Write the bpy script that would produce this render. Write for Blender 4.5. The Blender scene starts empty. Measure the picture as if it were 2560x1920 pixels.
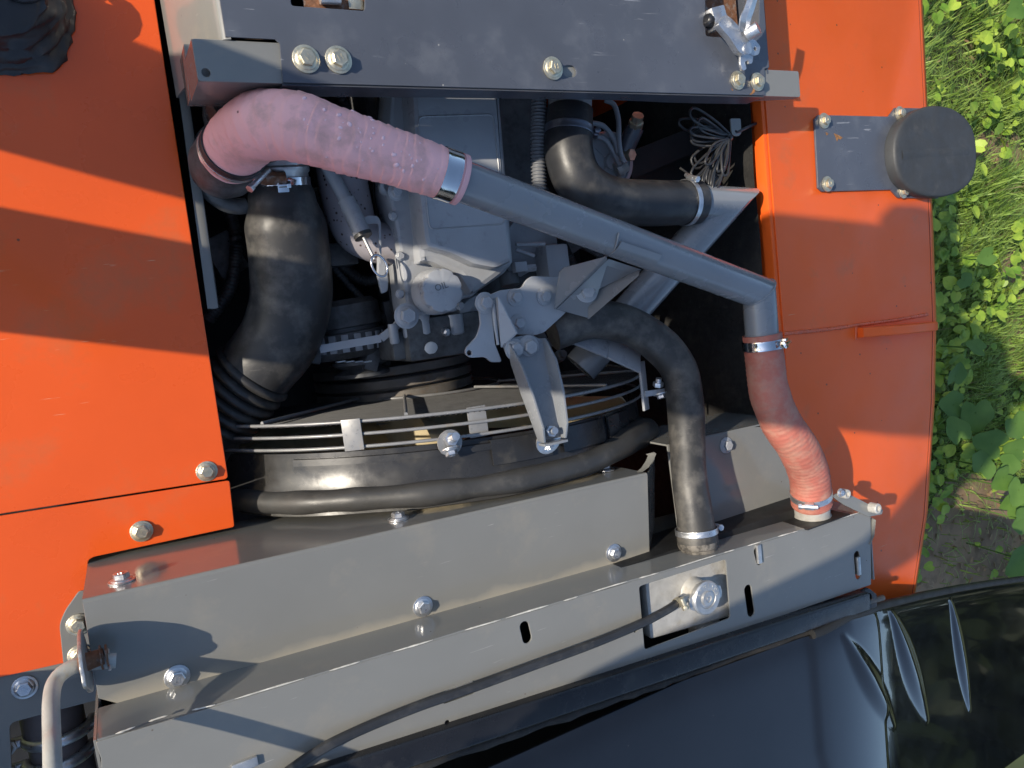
import bpy, bmesh, math, random
from mathutils import Vector as V, Matrix as M, noise as mnoise
random.seed(7)
R = math.radians
sc = bpy.context.scene
col = sc.collection

# ------------------------------------------------------------------ camera
FPX = 1849.0                                   # focal length in pixels of the 2560 x 1920 photograph
AX = V((0.87367067, 0.16002387, -0.4594474))   # world axes seen from the camera
AY = V((-0.12026491, 0.98608663, 0.11475845))
AZ = V((0.47141904, -0.04500569, 0.88076023))
CAM = V((0.0, 0.0, 1.0))
cam_d = bpy.data.cameras.new('camera')
cam = bpy.data.objects.new('camera', cam_d); col.objects.link(cam)
cam_d.sensor_width = 36.0; cam_d.lens = 36.0 * FPX / 2560.0
cam_d.clip_start = 0.02; cam_d.clip_end = 2000.0
rot = M((AX, AY, AZ))                          # columns are the camera axes, rows the world axes
cam.matrix_world = M.Translation(CAM) @ rot.to_4x4()
sc.camera = cam

# ------------------------------------------------------------------ light
SUN_EL, SUN_AZ = R(28.5), R(14.0)              # light travels +X and a little -Y
w = bpy.data.worlds.new('World'); sc.world = w; w.use_nodes = True
nt = w.node_tree; bg = nt.nodes['Background']
sky = nt.nodes.new('ShaderNodeTexSky'); sky.sky_type = 'NISHITA'; sky.sun_disc = False
sky.sun_elevation = SUN_EL; sky.sun_rotation = math.atan2(-math.cos(SUN_AZ), math.sin(SUN_AZ))
sky.air_density = 1.0; sky.dust_density = 0.6; sky.ozone_density = 1.0
nt.links.new(sky.outputs[0], bg.inputs[0]); bg.inputs[1].default_value = 0.15
sl = bpy.data.lights.new('sun', 'SUN'); sl.energy = 3.9; sl.angle = R(0.5); sl.color = (1.0, 0.90, 0.75)
so = bpy.data.objects.new('sun', sl); col.objects.link(so)
LDIR = V((math.cos(SUN_EL) * math.cos(SUN_AZ), -math.cos(SUN_EL) * math.sin(SUN_AZ), -math.sin(SUN_EL)))
so.rotation_euler = LDIR.to_track_quat('-Z', 'Y').to_euler(); so.location = (-4, 1, 4)
sc.view_settings.view_transform = 'Standard'; sc.view_settings.look = 'None'
sc.view_settings.gamma = 1.0; sc.view_settings.use_curve_mapping = False
sc.view_settings.exposure = 0.50
sc.render.engine = 'CYCLES'
sc.cycles.use_denoising = True
sc.cycles.max_bounces = 6
sc.cycles.use_adaptive_sampling = True
sc.cycles.adaptive_threshold = 0.02

# ------------------------------------------------------------------ survey helpers: sight lines met with real planes of the machine
def ray(px, py):
    return rot @ V(((px - 1280) / FPX, (960 - py) / FPX, -1.0))
def at(px, py, z):
    r = ray(px, py); return CAM + r * ((z - CAM.z) / r.z)
def aty(px, py, y):
    r = ray(px, py); return CAM + r * ((y - CAM.y) / r.y)
def flat(pts, z):
    return [tuple(at(x, y, z).xy) for x, y in pts]

# ------------------------------------------------------------------ materials
MATS = {}
def mat(name, base, rough=0.5, metal=0.0, var=0.12, vscale=6.0, dirt=None, bump=0.0, bscale=60.0, coat=0.0, coat_rough=0.1,
        specks=None, scratch=None, rvar=0.12, stretch=None, spec=0.5):
    if name in MATS: return MATS[name]
    m = bpy.data.materials.new(name); m.use_nodes = True; n = m.node_tree.nodes; l = m.node_tree.links
    b = n['Principled BSDF']
    b.inputs['Metallic'].default_value = metal; b.inputs['Specular IOR Level'].default_value = spec
    b.inputs['Coat Weight'].default_value = coat; b.inputs['Coat Roughness'].default_value = coat_rough
    tc = n.new('ShaderNodeTexCoord'); vec = tc.outputs['Object']
    if stretch:
        mp = n.new('ShaderNodeMapping'); mp.inputs['Scale'].default_value = stretch; l.new(vec, mp.inputs[0]); vec = mp.outputs[0]
    def noi(scale, detail=4.0, rg=0.55, v=None):
        t = n.new('ShaderNodeTexNoise'); t.inputs['Scale'].default_value = scale; t.inputs['Detail'].default_value = detail
        t.inputs['Roughness'].default_value = rg; l.new(v or vec, t.inputs['Vector']); return t.outputs[0]
    def ramp(s, lo, hi):
        r = n.new('ShaderNodeMapRange'); r.inputs['From Min'].default_value = lo; r.inputs['From Max'].default_value = hi
        l.new(s, r.inputs['Value']); return r.outputs[0]
    def mix(f, a, c):
        x = n.new('ShaderNodeMix'); x.data_type = 'RGBA'; l.new(f, x.inputs[0])
        for s, k in ((a, 6), (c, 7)):
            if isinstance(s, tuple): x.inputs[k].default_value = (*s, 1)
            else: l.new(s, x.inputs[k])
        return x.outputs[2]
    v1 = noi(vscale)
    c = mix(ramp(v1, 0.3, 0.7), tuple(k * (1 - var) for k in base), tuple(min(1, k * (1 + var)) for k in base))
    if dirt:                                     # (colour, low, high, scale)
        c = mix(ramp(noi(dirt[3], 8.0, 0.65), dirt[1], dirt[2]), c, dirt[0])
    if scratch:                                  # (colour, threshold, scale)
        mp = n.new('ShaderNodeMapping'); mp.inputs['Rotation'].default_value = (0.2, 0.3, 0.9); mp.inputs['Scale'].default_value = (1.0, 14.0, 1.0)
        l.new(tc.outputs['Object'], mp.inputs[0])
        s1 = ramp(noi(scratch[2], 3.0, 0.6, mp.outputs[0]), scratch[1], scratch[1] + 0.03)
        s2 = ramp(noi(3.0, 2.0), 0.48, 0.62)
        mm = n.new('ShaderNodeMath'); mm.operation = 'MULTIPLY'; l.new(s1, mm.inputs[0]); l.new(s2, mm.inputs[1])
        c = mix(mm.outputs[0], c, scratch[0])
    if specks:                                   # (colour, radius, scale): scattered chips and spots
        vo = n.new('ShaderNodeTexVoronoi'); vo.inputs['Scale'].default_value = specks[2]; l.new(vec, vo.inputs['Vector'])
        sp = ramp(vo.outputs['Distance'], specks[1], specks[1] * 0.6)
        sel = n.new('ShaderNodeSeparateColor'); l.new(vo.outputs['Color'], sel.inputs[0])
        pick = ramp(sel.outputs[0], 0.62, 0.64)
        mm = n.new('ShaderNodeMath'); mm.operation = 'MULTIPLY'; l.new(sp, mm.inputs[0]); l.new(pick, mm.inputs[1])
        c = mix(mm.outputs[0], c, specks[0])
    l.new(c, b.inputs['Base Color'])
    rr = n.new('ShaderNodeMapRange'); rr.inputs['To Min'].default_value = max(0.03, rough - rvar); rr.inputs['To Max'].default_value = min(1, rough + rvar)
    rr.inputs['From Min'].default_value = 0.3; rr.inputs['From Max'].default_value = 0.7
    l.new(noi(vscale * 2.3, 6.0), rr.inputs['Value']); l.new(rr.outputs[0], b.inputs['Roughness'])
    if bump:
        bn = n.new('ShaderNodeBump'); bn.inputs['Strength'].default_value = bump; bn.inputs['Distance'].default_value = 0.002
        l.new(noi(bscale, 5.0), bn.inputs['Height']); l.new(bn.outputs[0], b.inputs['Normal'])
    MATS[name] = m; return m

ORANGE = mat('orange_paint', (0.80, 0.104, 0.010), 0.30, var=0.07, vscale=3.5, dirt=((0.56, 0.14, 0.045), 0.54, 0.82, 7), coat=0.3, coat_rough=0.10,
             scratch=((0.80, 0.36, 0.20), 0.69, 12), specks=((0.16, 0.05, 0.02), 0.05, 24), bump=0.03, bscale=14, rvar=0.08)
ORANGE2 = mat('counterweight_orange_paint', (0.86, 0.125, 0.016), 0.42, var=0.05, vscale=4, dirt=((0.62, 0.15, 0.05), 0.58, 0.88, 12), coat=0.06, coat_rough=0.14, spec=0.3,
              specks=((0.14, 0.05, 0.03), 0.07, 30), bump=0.05, bscale=18, rvar=0.1, scratch=((0.75, 0.3, 0.16), 0.72, 14))
GREY = mat('grey_cover_paint', (0.205, 0.204, 0.190), 0.15, var=0.06, vscale=5, dirt=((0.27, 0.25, 0.21), 0.55, 0.85, 11), coat=0.12, coat_rough=0.06,
           specks=((0.12, 0.10, 0.08), 0.055, 34), scratch=((0.34, 0.33, 0.31), 0.69, 13), bump=0.02, bscale=10, rvar=0.06)
GREYS = mat('grey_step_paint', (0.205, 0.204, 0.190), 0.16, var=0.06, vscale=5, dirt=((0.27, 0.25, 0.21), 0.55, 0.85, 11), coat=0.12, coat_rough=0.06,
            specks=((0.12, 0.10, 0.08), 0.055, 34), scratch=((0.34, 0.33, 0.31), 0.69, 13), bump=0.02, bscale=10, rvar=0.06)
def corner_dust(m, y0, slope, x0, width, colour):
    """dust that has settled in the fold between step and riser"""
    n = m.node_tree.nodes; l = m.node_tree.links; b = n['Principled BSDF']; src = b.inputs['Base Color'].links[0].from_socket
    tc = n.new('ShaderNodeTexCoord'); sp = n.new('ShaderNodeSeparateXYZ'); l.new(tc.outputs['Object'], sp.inputs[0])
    def op(o, a, c):
        k = n.new('ShaderNodeMath'); k.operation = o
        for i, v in ((0, a), (1, c)):
            if isinstance(v, (int, float)): k.inputs[i].default_value = v
            else: l.new(v, k.inputs[i])
        return k.outputs[0]
    dist = op('SUBTRACT', sp.outputs[1], op('ADD', op('MULTIPLY', op('SUBTRACT', sp.outputs[0], x0), slope), y0))
    t = n.new('ShaderNodeTexNoise'); t.inputs['Scale'].default_value = 14; t.inputs['Detail'].default_value = 6; l.new(tc.outputs['Object'], t.inputs['Vector'])
    w_ = op('MULTIPLY', t.outputs[0], width * 2.2); f = op('SUBTRACT', 1.0, op('DIVIDE', dist, w_)); cl = n.new('ShaderNodeClamp'); l.new(f, cl.inputs[0])
    g = op('MULTIPLY', cl.outputs[0], 0.8)
    x = n.new('ShaderNodeMix'); x.data_type = 'RGBA'; l.new(g, x.inputs[0]); l.new(src, x.inputs[6]); x.inputs[7].default_value = (*colour, 1); l.new(x.outputs[2], b.inputs['Base Color'])
corner_dust(GREYS, -0.452, -0.045, 0.3, 0.020, (0.44, 0.39, 0.30))
GREYP = mat('grey_pipe_paint', (0.215, 0.226, 0.240), 0.24, var=0.06, vscale=9, coat=0.4, coat_rough=0.1, dirt=((0.28, 0.25, 0.2), 0.62, 0.9, 20), bump=0.03, bscale=40)
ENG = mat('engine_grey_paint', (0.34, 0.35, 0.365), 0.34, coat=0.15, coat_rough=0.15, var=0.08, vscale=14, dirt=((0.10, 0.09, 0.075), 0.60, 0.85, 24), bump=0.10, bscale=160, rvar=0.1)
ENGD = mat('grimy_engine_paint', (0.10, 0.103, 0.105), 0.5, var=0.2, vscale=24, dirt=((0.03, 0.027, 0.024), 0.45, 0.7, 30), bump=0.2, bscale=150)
BLUE = mat('dark_blue_grey_paint', (0.082, 0.090, 0.110), 0.34, var=0.12, vscale=7, dirt=((0.135, 0.142, 0.158), 0.52, 0.80, 14), coat=0.2, coat_rough=0.15,
           specks=((0.42, 0.40, 0.36), 0.06, 38), scratch=((0.26, 0.265, 0.28), 0.665, 16), bump=0.03, bscale=24, rvar=0.12)
ZINC = mat('zinc_plating', (0.62, 0.63, 0.65), 0.36, metal=0.9, var=0.15, vscale=60, bump=0.15, bscale=400)
YZINC = mat('yellow_zinc_plating', (0.62, 0.56, 0.42), 0.40, metal=0.85, var=0.18, vscale=80, dirt=((0.30, 0.17, 0.08), 0.66, 0.85, 120), bump=0.15, bscale=400)
STEEL = mat('galvanised_steel', (0.56, 0.555, 0.54), 0.42, metal=0.8, var=0.18, vscale=50, dirt=((0.34, 0.27, 0.19), 0.62, 0.85, 60), bump=0.15, bscale=240)
CHROME = mat('polished_band_steel', (0.72, 0.72, 0.73), 0.12, metal=1.0, var=0.05, vscale=60, rvar=0.05)
CAST = mat('cast_aluminium', (0.47, 0.455, 0.42), 0.45, metal=0.15, var=0.14, vscale=50, dirt=((0.36, 0.31, 0.24), 0.55, 0.8, 40), bump=0.3, bscale=260)
RUST = mat('rusty_steel', (0.20, 0.09, 0.045), 0.75, metal=0.2, var=0.35, vscale=120, dirt=((0.30, 0.27, 0.24), 0.5, 0.7, 90), bump=0.5, bscale=300)
RUBBER = mat('black_rubber', (0.026, 0.027, 0.030), 0.42, var=0.3, vscale=12, dirt=((0.10, 0.095, 0.085), 0.50, 0.82, 18), scratch=((0.14, 0.13, 0.12), 0.67, 22), bump=0.12, bscale=110, rvar=0.1)
RUBD = mat('dusty_black_rubber', (0.034, 0.033, 0.032), 0.50, var=0.3, vscale=10, dirt=((0.15, 0.138, 0.12), 0.46, 0.78, 20), bump=0.15, bscale=120,
           scratch=((0.13, 0.12, 0.11), 0.68, 20))
SEALR = mat('weathered_seal_rubber', (0.045, 0.044, 0.042), 0.45, var=0.2, vscale=14, dirt=((0.10, 0.095, 0.085), 0.55, 0.85, 30), bump=0.12, bscale=140)
PLAST = mat('black_plastic', (0.026, 0.026, 0.027), 0.30, var=0.2, vscale=12, dirt=((0.075, 0.068, 0.055), 0.56, 0.85, 24), bump=0.05, bscale=80)
CAPR = mat('matte_black_rubber_cap', (0.042, 0.044, 0.046), 0.6, var=0.15, vscale=16, dirt=((0.085, 0.082, 0.078), 0.56, 0.85, 30), specks=((0.16, 0.15, 0.14), 0.05, 90), bump=0.1, bscale=200)
PINK = mat('faded_pink_silicone', (0.94, 0.50, 0.48), 0.55, var=0.07, vscale=14, dirt=((0.60, 0.33, 0.29), 0.48, 0.74, 26), bump=0.12, bscale=90,
           specks=((0.16, 0.06, 0.06), 0.07, 34))
PINKL = mat('pale_silicone_edge', (0.70, 0.40, 0.42), 0.5, var=0.06)
RED = mat('red_silicone', (0.44, 0.135, 0.095), 0.6, var=0.14, vscale=16, dirt=((0.46, 0.25, 0.18), 0.44, 0.74, 34), bump=0.25, bscale=130)
WATER = mat('water_drop', (0.95, 0.62, 0.64), 0.04, var=0.0, rvar=0.01)
HOOD = mat('glossy_black_paint', (0.006, 0.007, 0.010), 0.11, var=0.2, vscale=6, coat=0.55, coat_rough=0.03, specks=((0.10, 0.10, 0.10), 0.03, 40), rvar=0.03, bump=0.012, bscale=9)
BARB = mat('black_bar_paint', (0.012, 0.012, 0.014), 0.28, var=0.3, vscale=10, dirt=((0.05, 0.048, 0.045), 0.56, 0.85, 26), bump=0.08, bscale=90)
FAN = mat('cream_fan_plastic', (0.56, 0.47, 0.30), 0.45, var=0.12, vscale=18, dirt=((0.26, 0.20, 0.12), 0.55, 0.85, 30))
PULL = mat('worn_pulley_steel', (0.21, 0.19, 0.165), 0.45, metal=0.3, var=0.2, vscale=30, dirt=((0.20, 0.115, 0.055), 0.56, 0.8, 40), bump=0.2, bscale=150)
SPOT = mat('spotted_exhaust_paint', (0.30, 0.275, 0.285), 0.5, var=0.1, vscale=20, specks=((0.05, 0.022, 0.016), 0.32, 130), dirt=((0.10, 0.07, 0.06), 0.62, 0.8, 40), bump=0.15, bscale=120)
FOAM = mat('black_foam_insulation', (0.018, 0.017, 0.016), 0.8, var=0.3, vscale=30, dirt=((0.05, 0.042, 0.034), 0.52, 0.8, 26), specks=((0.22, 0.19, 0.15), 0.07, 110), bump=0.6, bscale=110)
BAY = mat('oily_dark_steel', (0.012, 0.012, 0.012), 0.6, var=0.4, vscale=10, bump=0.1, bscale=60)
WIRE = mat('grey_wire_paint', (0.24, 0.24, 0.24), 0.36, metal=0.2, var=0.1, vscale=40, dirt=((0.26, 0.19, 0.11), 0.60, 0.8, 40))
MESHM = mat('black_expanded_mesh', (0.045, 0.045, 0.045), 0.45, metal=0.3, var=0.15, vscale=30)
WELD = mat('orange_weld_bead', (0.70, 0.115, 0.03), 0.32, var=0.1, vscale=60, bump=0.6, bscale=220, coat=0.3)
INK = mat('pale_print', (0.32, 0.32, 0.32), 0.6, var=0.2, vscale=200)
WHITE = mat('white_tip', (0.7, 0.69, 0.66), 0.5, var=0.1)
SOIL = mat('dry_soil', (0.24, 0.165, 0.10), 0.9, var=0.3, vscale=3, dirt=((0.12, 0.085, 0.05), 0.48, 0.7, 9), bump=0.6, bscale=26)

TURF = mat('green_earth', (0.062, 0.078, 0.026), 0.9, var=0.35, vscale=2, dirt=((0.09, 0.07, 0.04), 0.55, 0.75, 5), bump=0.6, bscale=20)
def leafmat(name, a, b, trans=0.35):
    m = bpy.data.materials.new(name); m.use_nodes = True; n = m.node_tree.nodes; l = m.node_tree.links
    p = n['Principled BSDF']; p.inputs['Roughness'].default_value = 0.5
    oi = n.new('ShaderNodeTexCoord'); t = n.new('ShaderNodeTexNoise'); t.inputs['Scale'].default_value = 9.0; t.inputs['Detail'].default_value = 6
    l.new(oi.outputs['Object'], t.inputs['Vector'])
    mr = n.new('ShaderNodeMapRange'); mr.inputs['From Min'].default_value = 0.35; mr.inputs['From Max'].default_value = 0.65; l.new(t.outputs[0], mr.inputs['Value'])
    x = n.new('ShaderNodeMix'); x.data_type = 'RGBA'; l.new(mr.outputs[0], x.inputs[0]); x.inputs[6].default_value = (*a, 1); x.inputs[7].default_value = (*b, 1)
    l.new(x.outputs[2], p.inputs['Base Color'])
    tr = n.new('ShaderNodeBsdfTranslucent'); l.new(x.outputs[2], tr.inputs['Color'])
    ms = n.new('ShaderNodeMixShader'); ms.inputs[0].default_value = trans
    l.new(p.outputs[0], ms.inputs[1]); l.new(tr.outputs[0], ms.inputs[2]); l.new(ms.outputs[0], n['Material Output'].inputs[0]); return m
GRASS = leafmat('grass_blade', (0.18, 0.30, 0.045), (0.34, 0.47, 0.11), 0.18)
DRYG = leafmat('dry_grass_blade', (0.24, 0.20, 0.09), (0.20, 0.20, 0.075))
LEAF = leafmat('weed_leaf', (0.12, 0.24, 0.022), (0.38, 0.50, 0.06), 0.18)
DRYL = leafmat('dead_leaf', (0.20, 0.12, 0.06), (0.36, 0.27, 0.15), 0.1)
BIGL = leafmat('broad_leaf', (0.09, 0.19, 0.035), (0.14, 0.26, 0.055))
TREE = leafmat('added_tree_leaf', (0.012, 0.022, 0.008), (0.022, 0.036, 0.012), 0.1)

# ------------------------------------------------------------------ mesh helpers
def link(o):
    col.objects.link(o); return o
def thing(name, label, cat, base, group=None):
    o = link(bpy.data.objects.new(name, None)); o.location = base; o.empty_display_size = 0.02
    o['label'] = label; o['category'] = cat
    if group: o['group'] = group
    return o
def adopt(o, parent, basis=None):
    """mesh data is in machine coordinates; undo the base offset of an Empty parent"""
    b = basis or M.Identity(4)
    if parent is not None:
        o.parent = parent
        if parent.type == 'EMPTY': b = M.Translation(-parent.location) @ b
    o.matrix_basis = b; return o
def tag(o, label=None, cat=None, group=None, kind=None):
    for k, v in (('label', label), ('category', cat), ('group', group), ('kind', kind)):
        if v: o[k] = v
    return o
def frames(pts):
    """rotation-minimising frames along a polyline"""
    T = [(pts[min(i + 1, len(pts) - 1)] - pts[max(i - 1, 0)]).normalized() for i in range(len(pts))]
    up = V((0, 0, 1)) if abs(T[0].z) < 0.9 else V((0, 1, 0))
    u = (up - T[0] * up.dot(T[0])).normalized(); out = []
    for t in T:
        u = (u - t * u.dot(t)).normalized(); out.append((u, t.cross(u)))
    return out
def spline(pts, step=0.008, rad=None):
    """Catmull-Rom through control points; radii are interpolated alongside"""
    P = [V(p) for p in pts]; P = [P[0] * 2 - P[1]] + P + [P[-1] * 2 - P[-2]]
    rr = None if rad is None else [rad[0]] + list(rad) + [rad[-1]]
    o, ro = [], []
    for i in range(1, len(P) - 2):
        n = max(2, int((P[i + 1] - P[i]).length / step))
        for k in range(n + (1 if i == len(P) - 3 else 0)):
            t = k / n; a, b, c, d = P[i - 1:i + 3]
            o.append(0.5 * ((2 * b) + (c - a) * t + (2 * a - 5 * b + 4 * c - d) * t * t + (3 * b - a - 3 * c + d) * t ** 3))
            if rr: s = t * t * (3 - 2 * t); ro.append(rr[i] * (1 - s) + rr[i + 1] * s)
    return (o, ro) if rad is not None else o
class MB:
    def __init__(s): s.bm = bmesh.new()
    def face(s, pts):
        return s.bm.faces.new([s.bm.verts.new(V(p)) for p in pts])
    def loft(s, rings, caps=True, closed=True):
        vs = [[s.bm.verts.new(V(p)) for p in r] for r in rings]; n = len(vs[0])
        for a, b in zip(vs, vs[1:]):
            for i in range(n if closed else n - 1):
                j = (i + 1) % n; s.bm.faces.new((a[i], a[j], b[j], b[i]))
        if caps and closed:
            s.bm.faces.new(vs[0][::-1]); s.bm.faces.new(vs[-1])
        return s
    def box(s, c, size, mx=None):
        x, y, z = (k / 2 for k in size); c = V(c); mx = mx or M.Identity(3)
        q = lambda a, b, d: c + mx @ V((a, b, d))
        return s.loft([[q(-x, -y, k), q(x, -y, k), q(x, y, k), q(-x, y, k)] for k in (-z, z)])
    def bar(s, a, b, wd, ht, up=(0, 0, 1)):
        a, b = V(a), V(b); t = (b - a).normalized(); sd = t.cross(V(up)).normalized(); u = sd.cross(t)
        return s.loft([[p + sd * (i * wd / 2) + u * (j * ht / 2) for i, j in ((-1, -1), (1, -1), (1, 1), (-1, 1))] for p in (a, b)])
    def tube(s, pts, r, seg=14, caps=True, fn=None):
        pts = [V(p) for p in pts]; fr = frames(pts); rings = []; L = 0
        for i, (p, (u, v)) in enumerate(zip(pts, fr)):
            if i: L += (p - pts[i - 1]).length
            rr = r[i] if isinstance(r, (list, tuple)) else r; ring = []
            for k in range(seg):
                a = 2 * math.pi * k / seg; q = rr + (fn(L, a, p) if fn else 0)
                ring.append(p + (u * math.cos(a) + v * math.sin(a)) * q)
            rings.append(ring)
        return s.loft(rings, caps)
    def lathe(s, o, ax, prof, seg=24, caps=True, fn=None):
        o, ax = V(o), V(ax).normalized(); up = V((0, 0, 1)) if abs(ax.z) < 0.9 else V((1, 0, 0))
        u = (up - ax * up.dot(ax)).normalized(); v = ax.cross(u)
        return s.loft([[o + ax * h + (u * math.cos(2 * math.pi * k / seg) + v * math.sin(2 * math.pi * k / seg)) * (r * (fn(2 * math.pi * k / seg, h) if fn else 1))
                        for k in range(seg)] for r, h in prof], caps)
    def prism(s, pts, z0, z1, mx=None):
        mx = mx or M.Identity(4)
        return s.loft([[mx @ V((x, y, z)) for x, y in pts] for z in (z0, z1)])
    def done(s, name, m, parent=None, smooth=40, bevel=0, seg=2, kind=None):
        bm = s.bm; bmesh.ops.recalc_face_normals(bm, faces=bm.faces)
        if bevel:
            ed = [e for e in bm.edges if len(e.link_faces) == 2 and e.calc_face_angle(0) > R(28)]
            bmesh.ops.bevel(bm, geom=ed, offset=bevel, segments=seg, affect='EDGES', clamp_overlap=True, profile=0.6)
        me = bpy.data.meshes.new(name); bm.to_mesh(me); bm.free()
        if smooth:
            me.polygons.foreach_set('use_smooth', [True] * len(me.polygons)); me.set_sharp_from_angle(angle=R(smooth))
        me.materials.append(m); o = link(bpy.data.objects.new(name, me)); adopt(o, parent)
        if kind: o['kind'] = kind
        return o
def rounded(pts, r, n=5):
    """round the corners of a polygon; r may be one radius or one per corner"""
    out = []; N = len(pts)
    for i, p in enumerate(pts):
        rr = r[i] if isinstance(r, (list, tuple)) else r
        p = V(p); a = V(pts[i - 1]) - p; b = V(pts[(i + 1) % N]) - p
        d = min(rr, a.length * 0.45, b.length * 0.45)
        if d < 1e-5: out.append(tuple(p)); continue
        a = p + a.normalized() * d; b = p + b.normalized() * d
        for k in range(n + 1):
            t = k / n; q = a * (1 - t) ** 2 + p * 2 * t * (1 - t) + b * t * t; out.append(tuple(q))
    return out
def slot(c0, c1, r, n=8):
    c0, c1 = V(c0).to_2d(), V(c1).to_2d(); t = (c1 - c0).normalized() if (c1 - c0).length > 1e-6 else V((1, 0)); a0 = math.atan2(t.y, t.x)
    return [tuple(c1 + V((math.cos(a0 - math.pi / 2 + math.pi * k / n), math.sin(a0 - math.pi / 2 + math.pi * k / n))) * r) for k in range(n + 1)] + \
           [tuple(c0 + V((math.cos(a0 + math.pi / 2 + math.pi * k / n), math.sin(a0 + math.pi / 2 + math.pi * k / n))) * r) for k in range(n + 1)]
def plate(name, outer, top, th, m, parent=None, holes=(), bevel=0.0006, mx=None, label=None):
    """sheet metal with real holes: local XY outline, upper face at local z = top"""
    cu = bpy.data.curves.new(name, 'CURVE'); cu.dimensions = '2D'; cu.fill_mode = 'BOTH'
    cu.extrude = max(1e-4, th / 2 - bevel); cu.bevel_depth = bevel; cu.bevel_resolution = 1; cu.offset = -bevel
    for pl in [outer, *holes]:
        sp = cu.splines.new('POLY'); sp.points.add(len(pl) - 1); sp.use_cyclic_u = True
        for q, p in zip(sp.points, pl): q.co = (p[0], p[1], 0, 1)
    t = bpy.data.objects.new('outline', cu); me = bpy.data.meshes.new_from_object(t)
    bpy.data.objects.remove(t); bpy.data.curves.remove(cu)
    me.name = name; me.transform((mx or M.Identity(4)) @ M.Translation((0, 0, top - th / 2)))
    me.polygons.foreach_set('use_smooth', [True] * len(me.polygons)); me.set_sharp_from_angle(angle=R(35))
    me.materials.clear(); me.materials.append(m); o = link(bpy.data.objects.new(name, me)); adopt(o, parent)
    if label: o['label'] = label
    return o
def basis(o, x, y):
    """local XY plane spanned by world x, y at o"""
    x = V(x).normalized(); y = V(y); y = (y - x * y.dot(x)).normalized(); z = x.cross(y)
    return M.Translation(V(o)) @ M((x, y, z)).transposed().to_4x4()
# hexagon flange bolts, built once per finish
BOLT = {}
def bolt_mesh(kind):
    if kind in BOLT: return BOLT[kind]
    m = {'zinc': ZINC, 'yellow': YZINC, 'paint': ENG}[kind]
    b = MB(); b.lathe((0, 0, 0), (0, 0, 1), [(0.0122, 0), (0.0122, 0.0014), (0.0112, 0.0024), (0.0085, 0.0034)], 24)
    hx = lambda r, z: [V((r * math.cos(R(60 * k + 10)), r * math.sin(R(60 * k + 10)), z)) for k in range(6)]
    b.loft([hx(0.0096, 0.0015), hx(0.0096, 0.0082), hx(0.0083, 0.0092)])
    for c, s in (((-0.0022, 0, 0.0093), (0.0010, 0.0062, 0.0007)), ((0.0022, 0, 0.0093), (0.0010, 0.0062, 0.0007)), ((0, 0, 0.0093), (0.0042, 0.0010, 0.0006))): b.box(c, s)
    h = b.done('bolt', m, None, 35); me = h.data; bpy.data.objects.remove(h)
    q = MB(); q.lathe((0, 0, 0), (0, 0, 1), [(0.0152, -0.0012), (0.0152, 0.0004), (0.0146, 0.0008), (0.0, 0.0008)], 28)
    wo = q.done('washer', m, None, 35); wm = wo.data; bpy.data.objects.remove(wo)
    BOLT[kind] = (me, wm); return BOLT[kind]
def bolt(parent, pos, nrm=(0, 0, 1), s=1.0, kind='zinc', washer=True, spin=None):
    hm, wm = bolt_mesh(kind); q = V(nrm).normalized().to_track_quat('Z', 'Y').to_matrix().to_4x4()
    sp = random.uniform(0, 6) if spin is None else spin
    o = link(bpy.data.objects.new('bolt', hm))
    adopt(o, parent, M.Translation(V(pos) + V(nrm).normalized() * (0.0008 if washer else 0) * s) @ q @ M.Rotation(sp, 4, 'Z') @ M.Scale(s, 4))
    if washer:
        k = link(bpy.data.objects.new('washer', wm)); k.parent = o
    return o
def stud(parent, pos, nrm, s=1.0, L=0.02, m=None):
    """threaded stud end with a hexagon nut"""
    m = m or ZINC; n = V(nrm).normalized(); p = V(pos); b = MB()
    u = n.orthogonal().normalized(); v = n.cross(u)
    b.loft([[p + n * h + (u * math.cos(R(60 * k)) + v * math.sin(R(60 * k))) * 0.0095 * s for k in range(6)] for h in (0, 0.008 * s)])
    o = b.done('nut', m, parent, 35, 0.0006)
    t = MB(); k = int(L / 0.0012)
    t.lathe(p + n * 0.007 * s, n, [(0.0055 * s if i % 2 else 0.0049 * s, 0.0012 * i) for i in range(k)], 12); t.done('thread', m, o, 20)
    return o
def clamp(parent, c, ax, r, wd=0.014, m=None, screw=(0, 0, 1), slen=0.03, th=0.0012, name='hose_clamp'):
    m = m or ZINC; c, ax = V(c), V(ax).normalized(); b = MB()
    b.lathe(c - ax * wd / 2, ax, [(r, 0), (r + th, 0), (r + th * 1.2, wd * 0.1), (r + th, wd * 0.2), (r + th, wd * 0.8), (r + th * 1.2, wd * 0.9), (r + th, wd), (r, wd)], 40, caps=False)
    o = b.done(name, m, parent, 40)
    d = V(screw); d = (d - ax * d.dot(ax)).normalized(); t = ax.cross(d); p = c + d * (r + 0.006)
    h = MB(); h.box(p - d * 0.0015, (0.016, wd * 1.05, 0.007), M((t, ax, d)).transposed()); h.done('screw_housing', m, o, 35, 0.001)
    k = MB(); k.tube([p - t * slen * 0.5, p + t * slen * 0.5], 0.0042, 10); k.lathe(p + t * slen * 0.42, t, [(0.0058, 0), (0.0058, 0.006)], 6); k.done('screw', m, o, 35, 0.0004)
    return o

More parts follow.
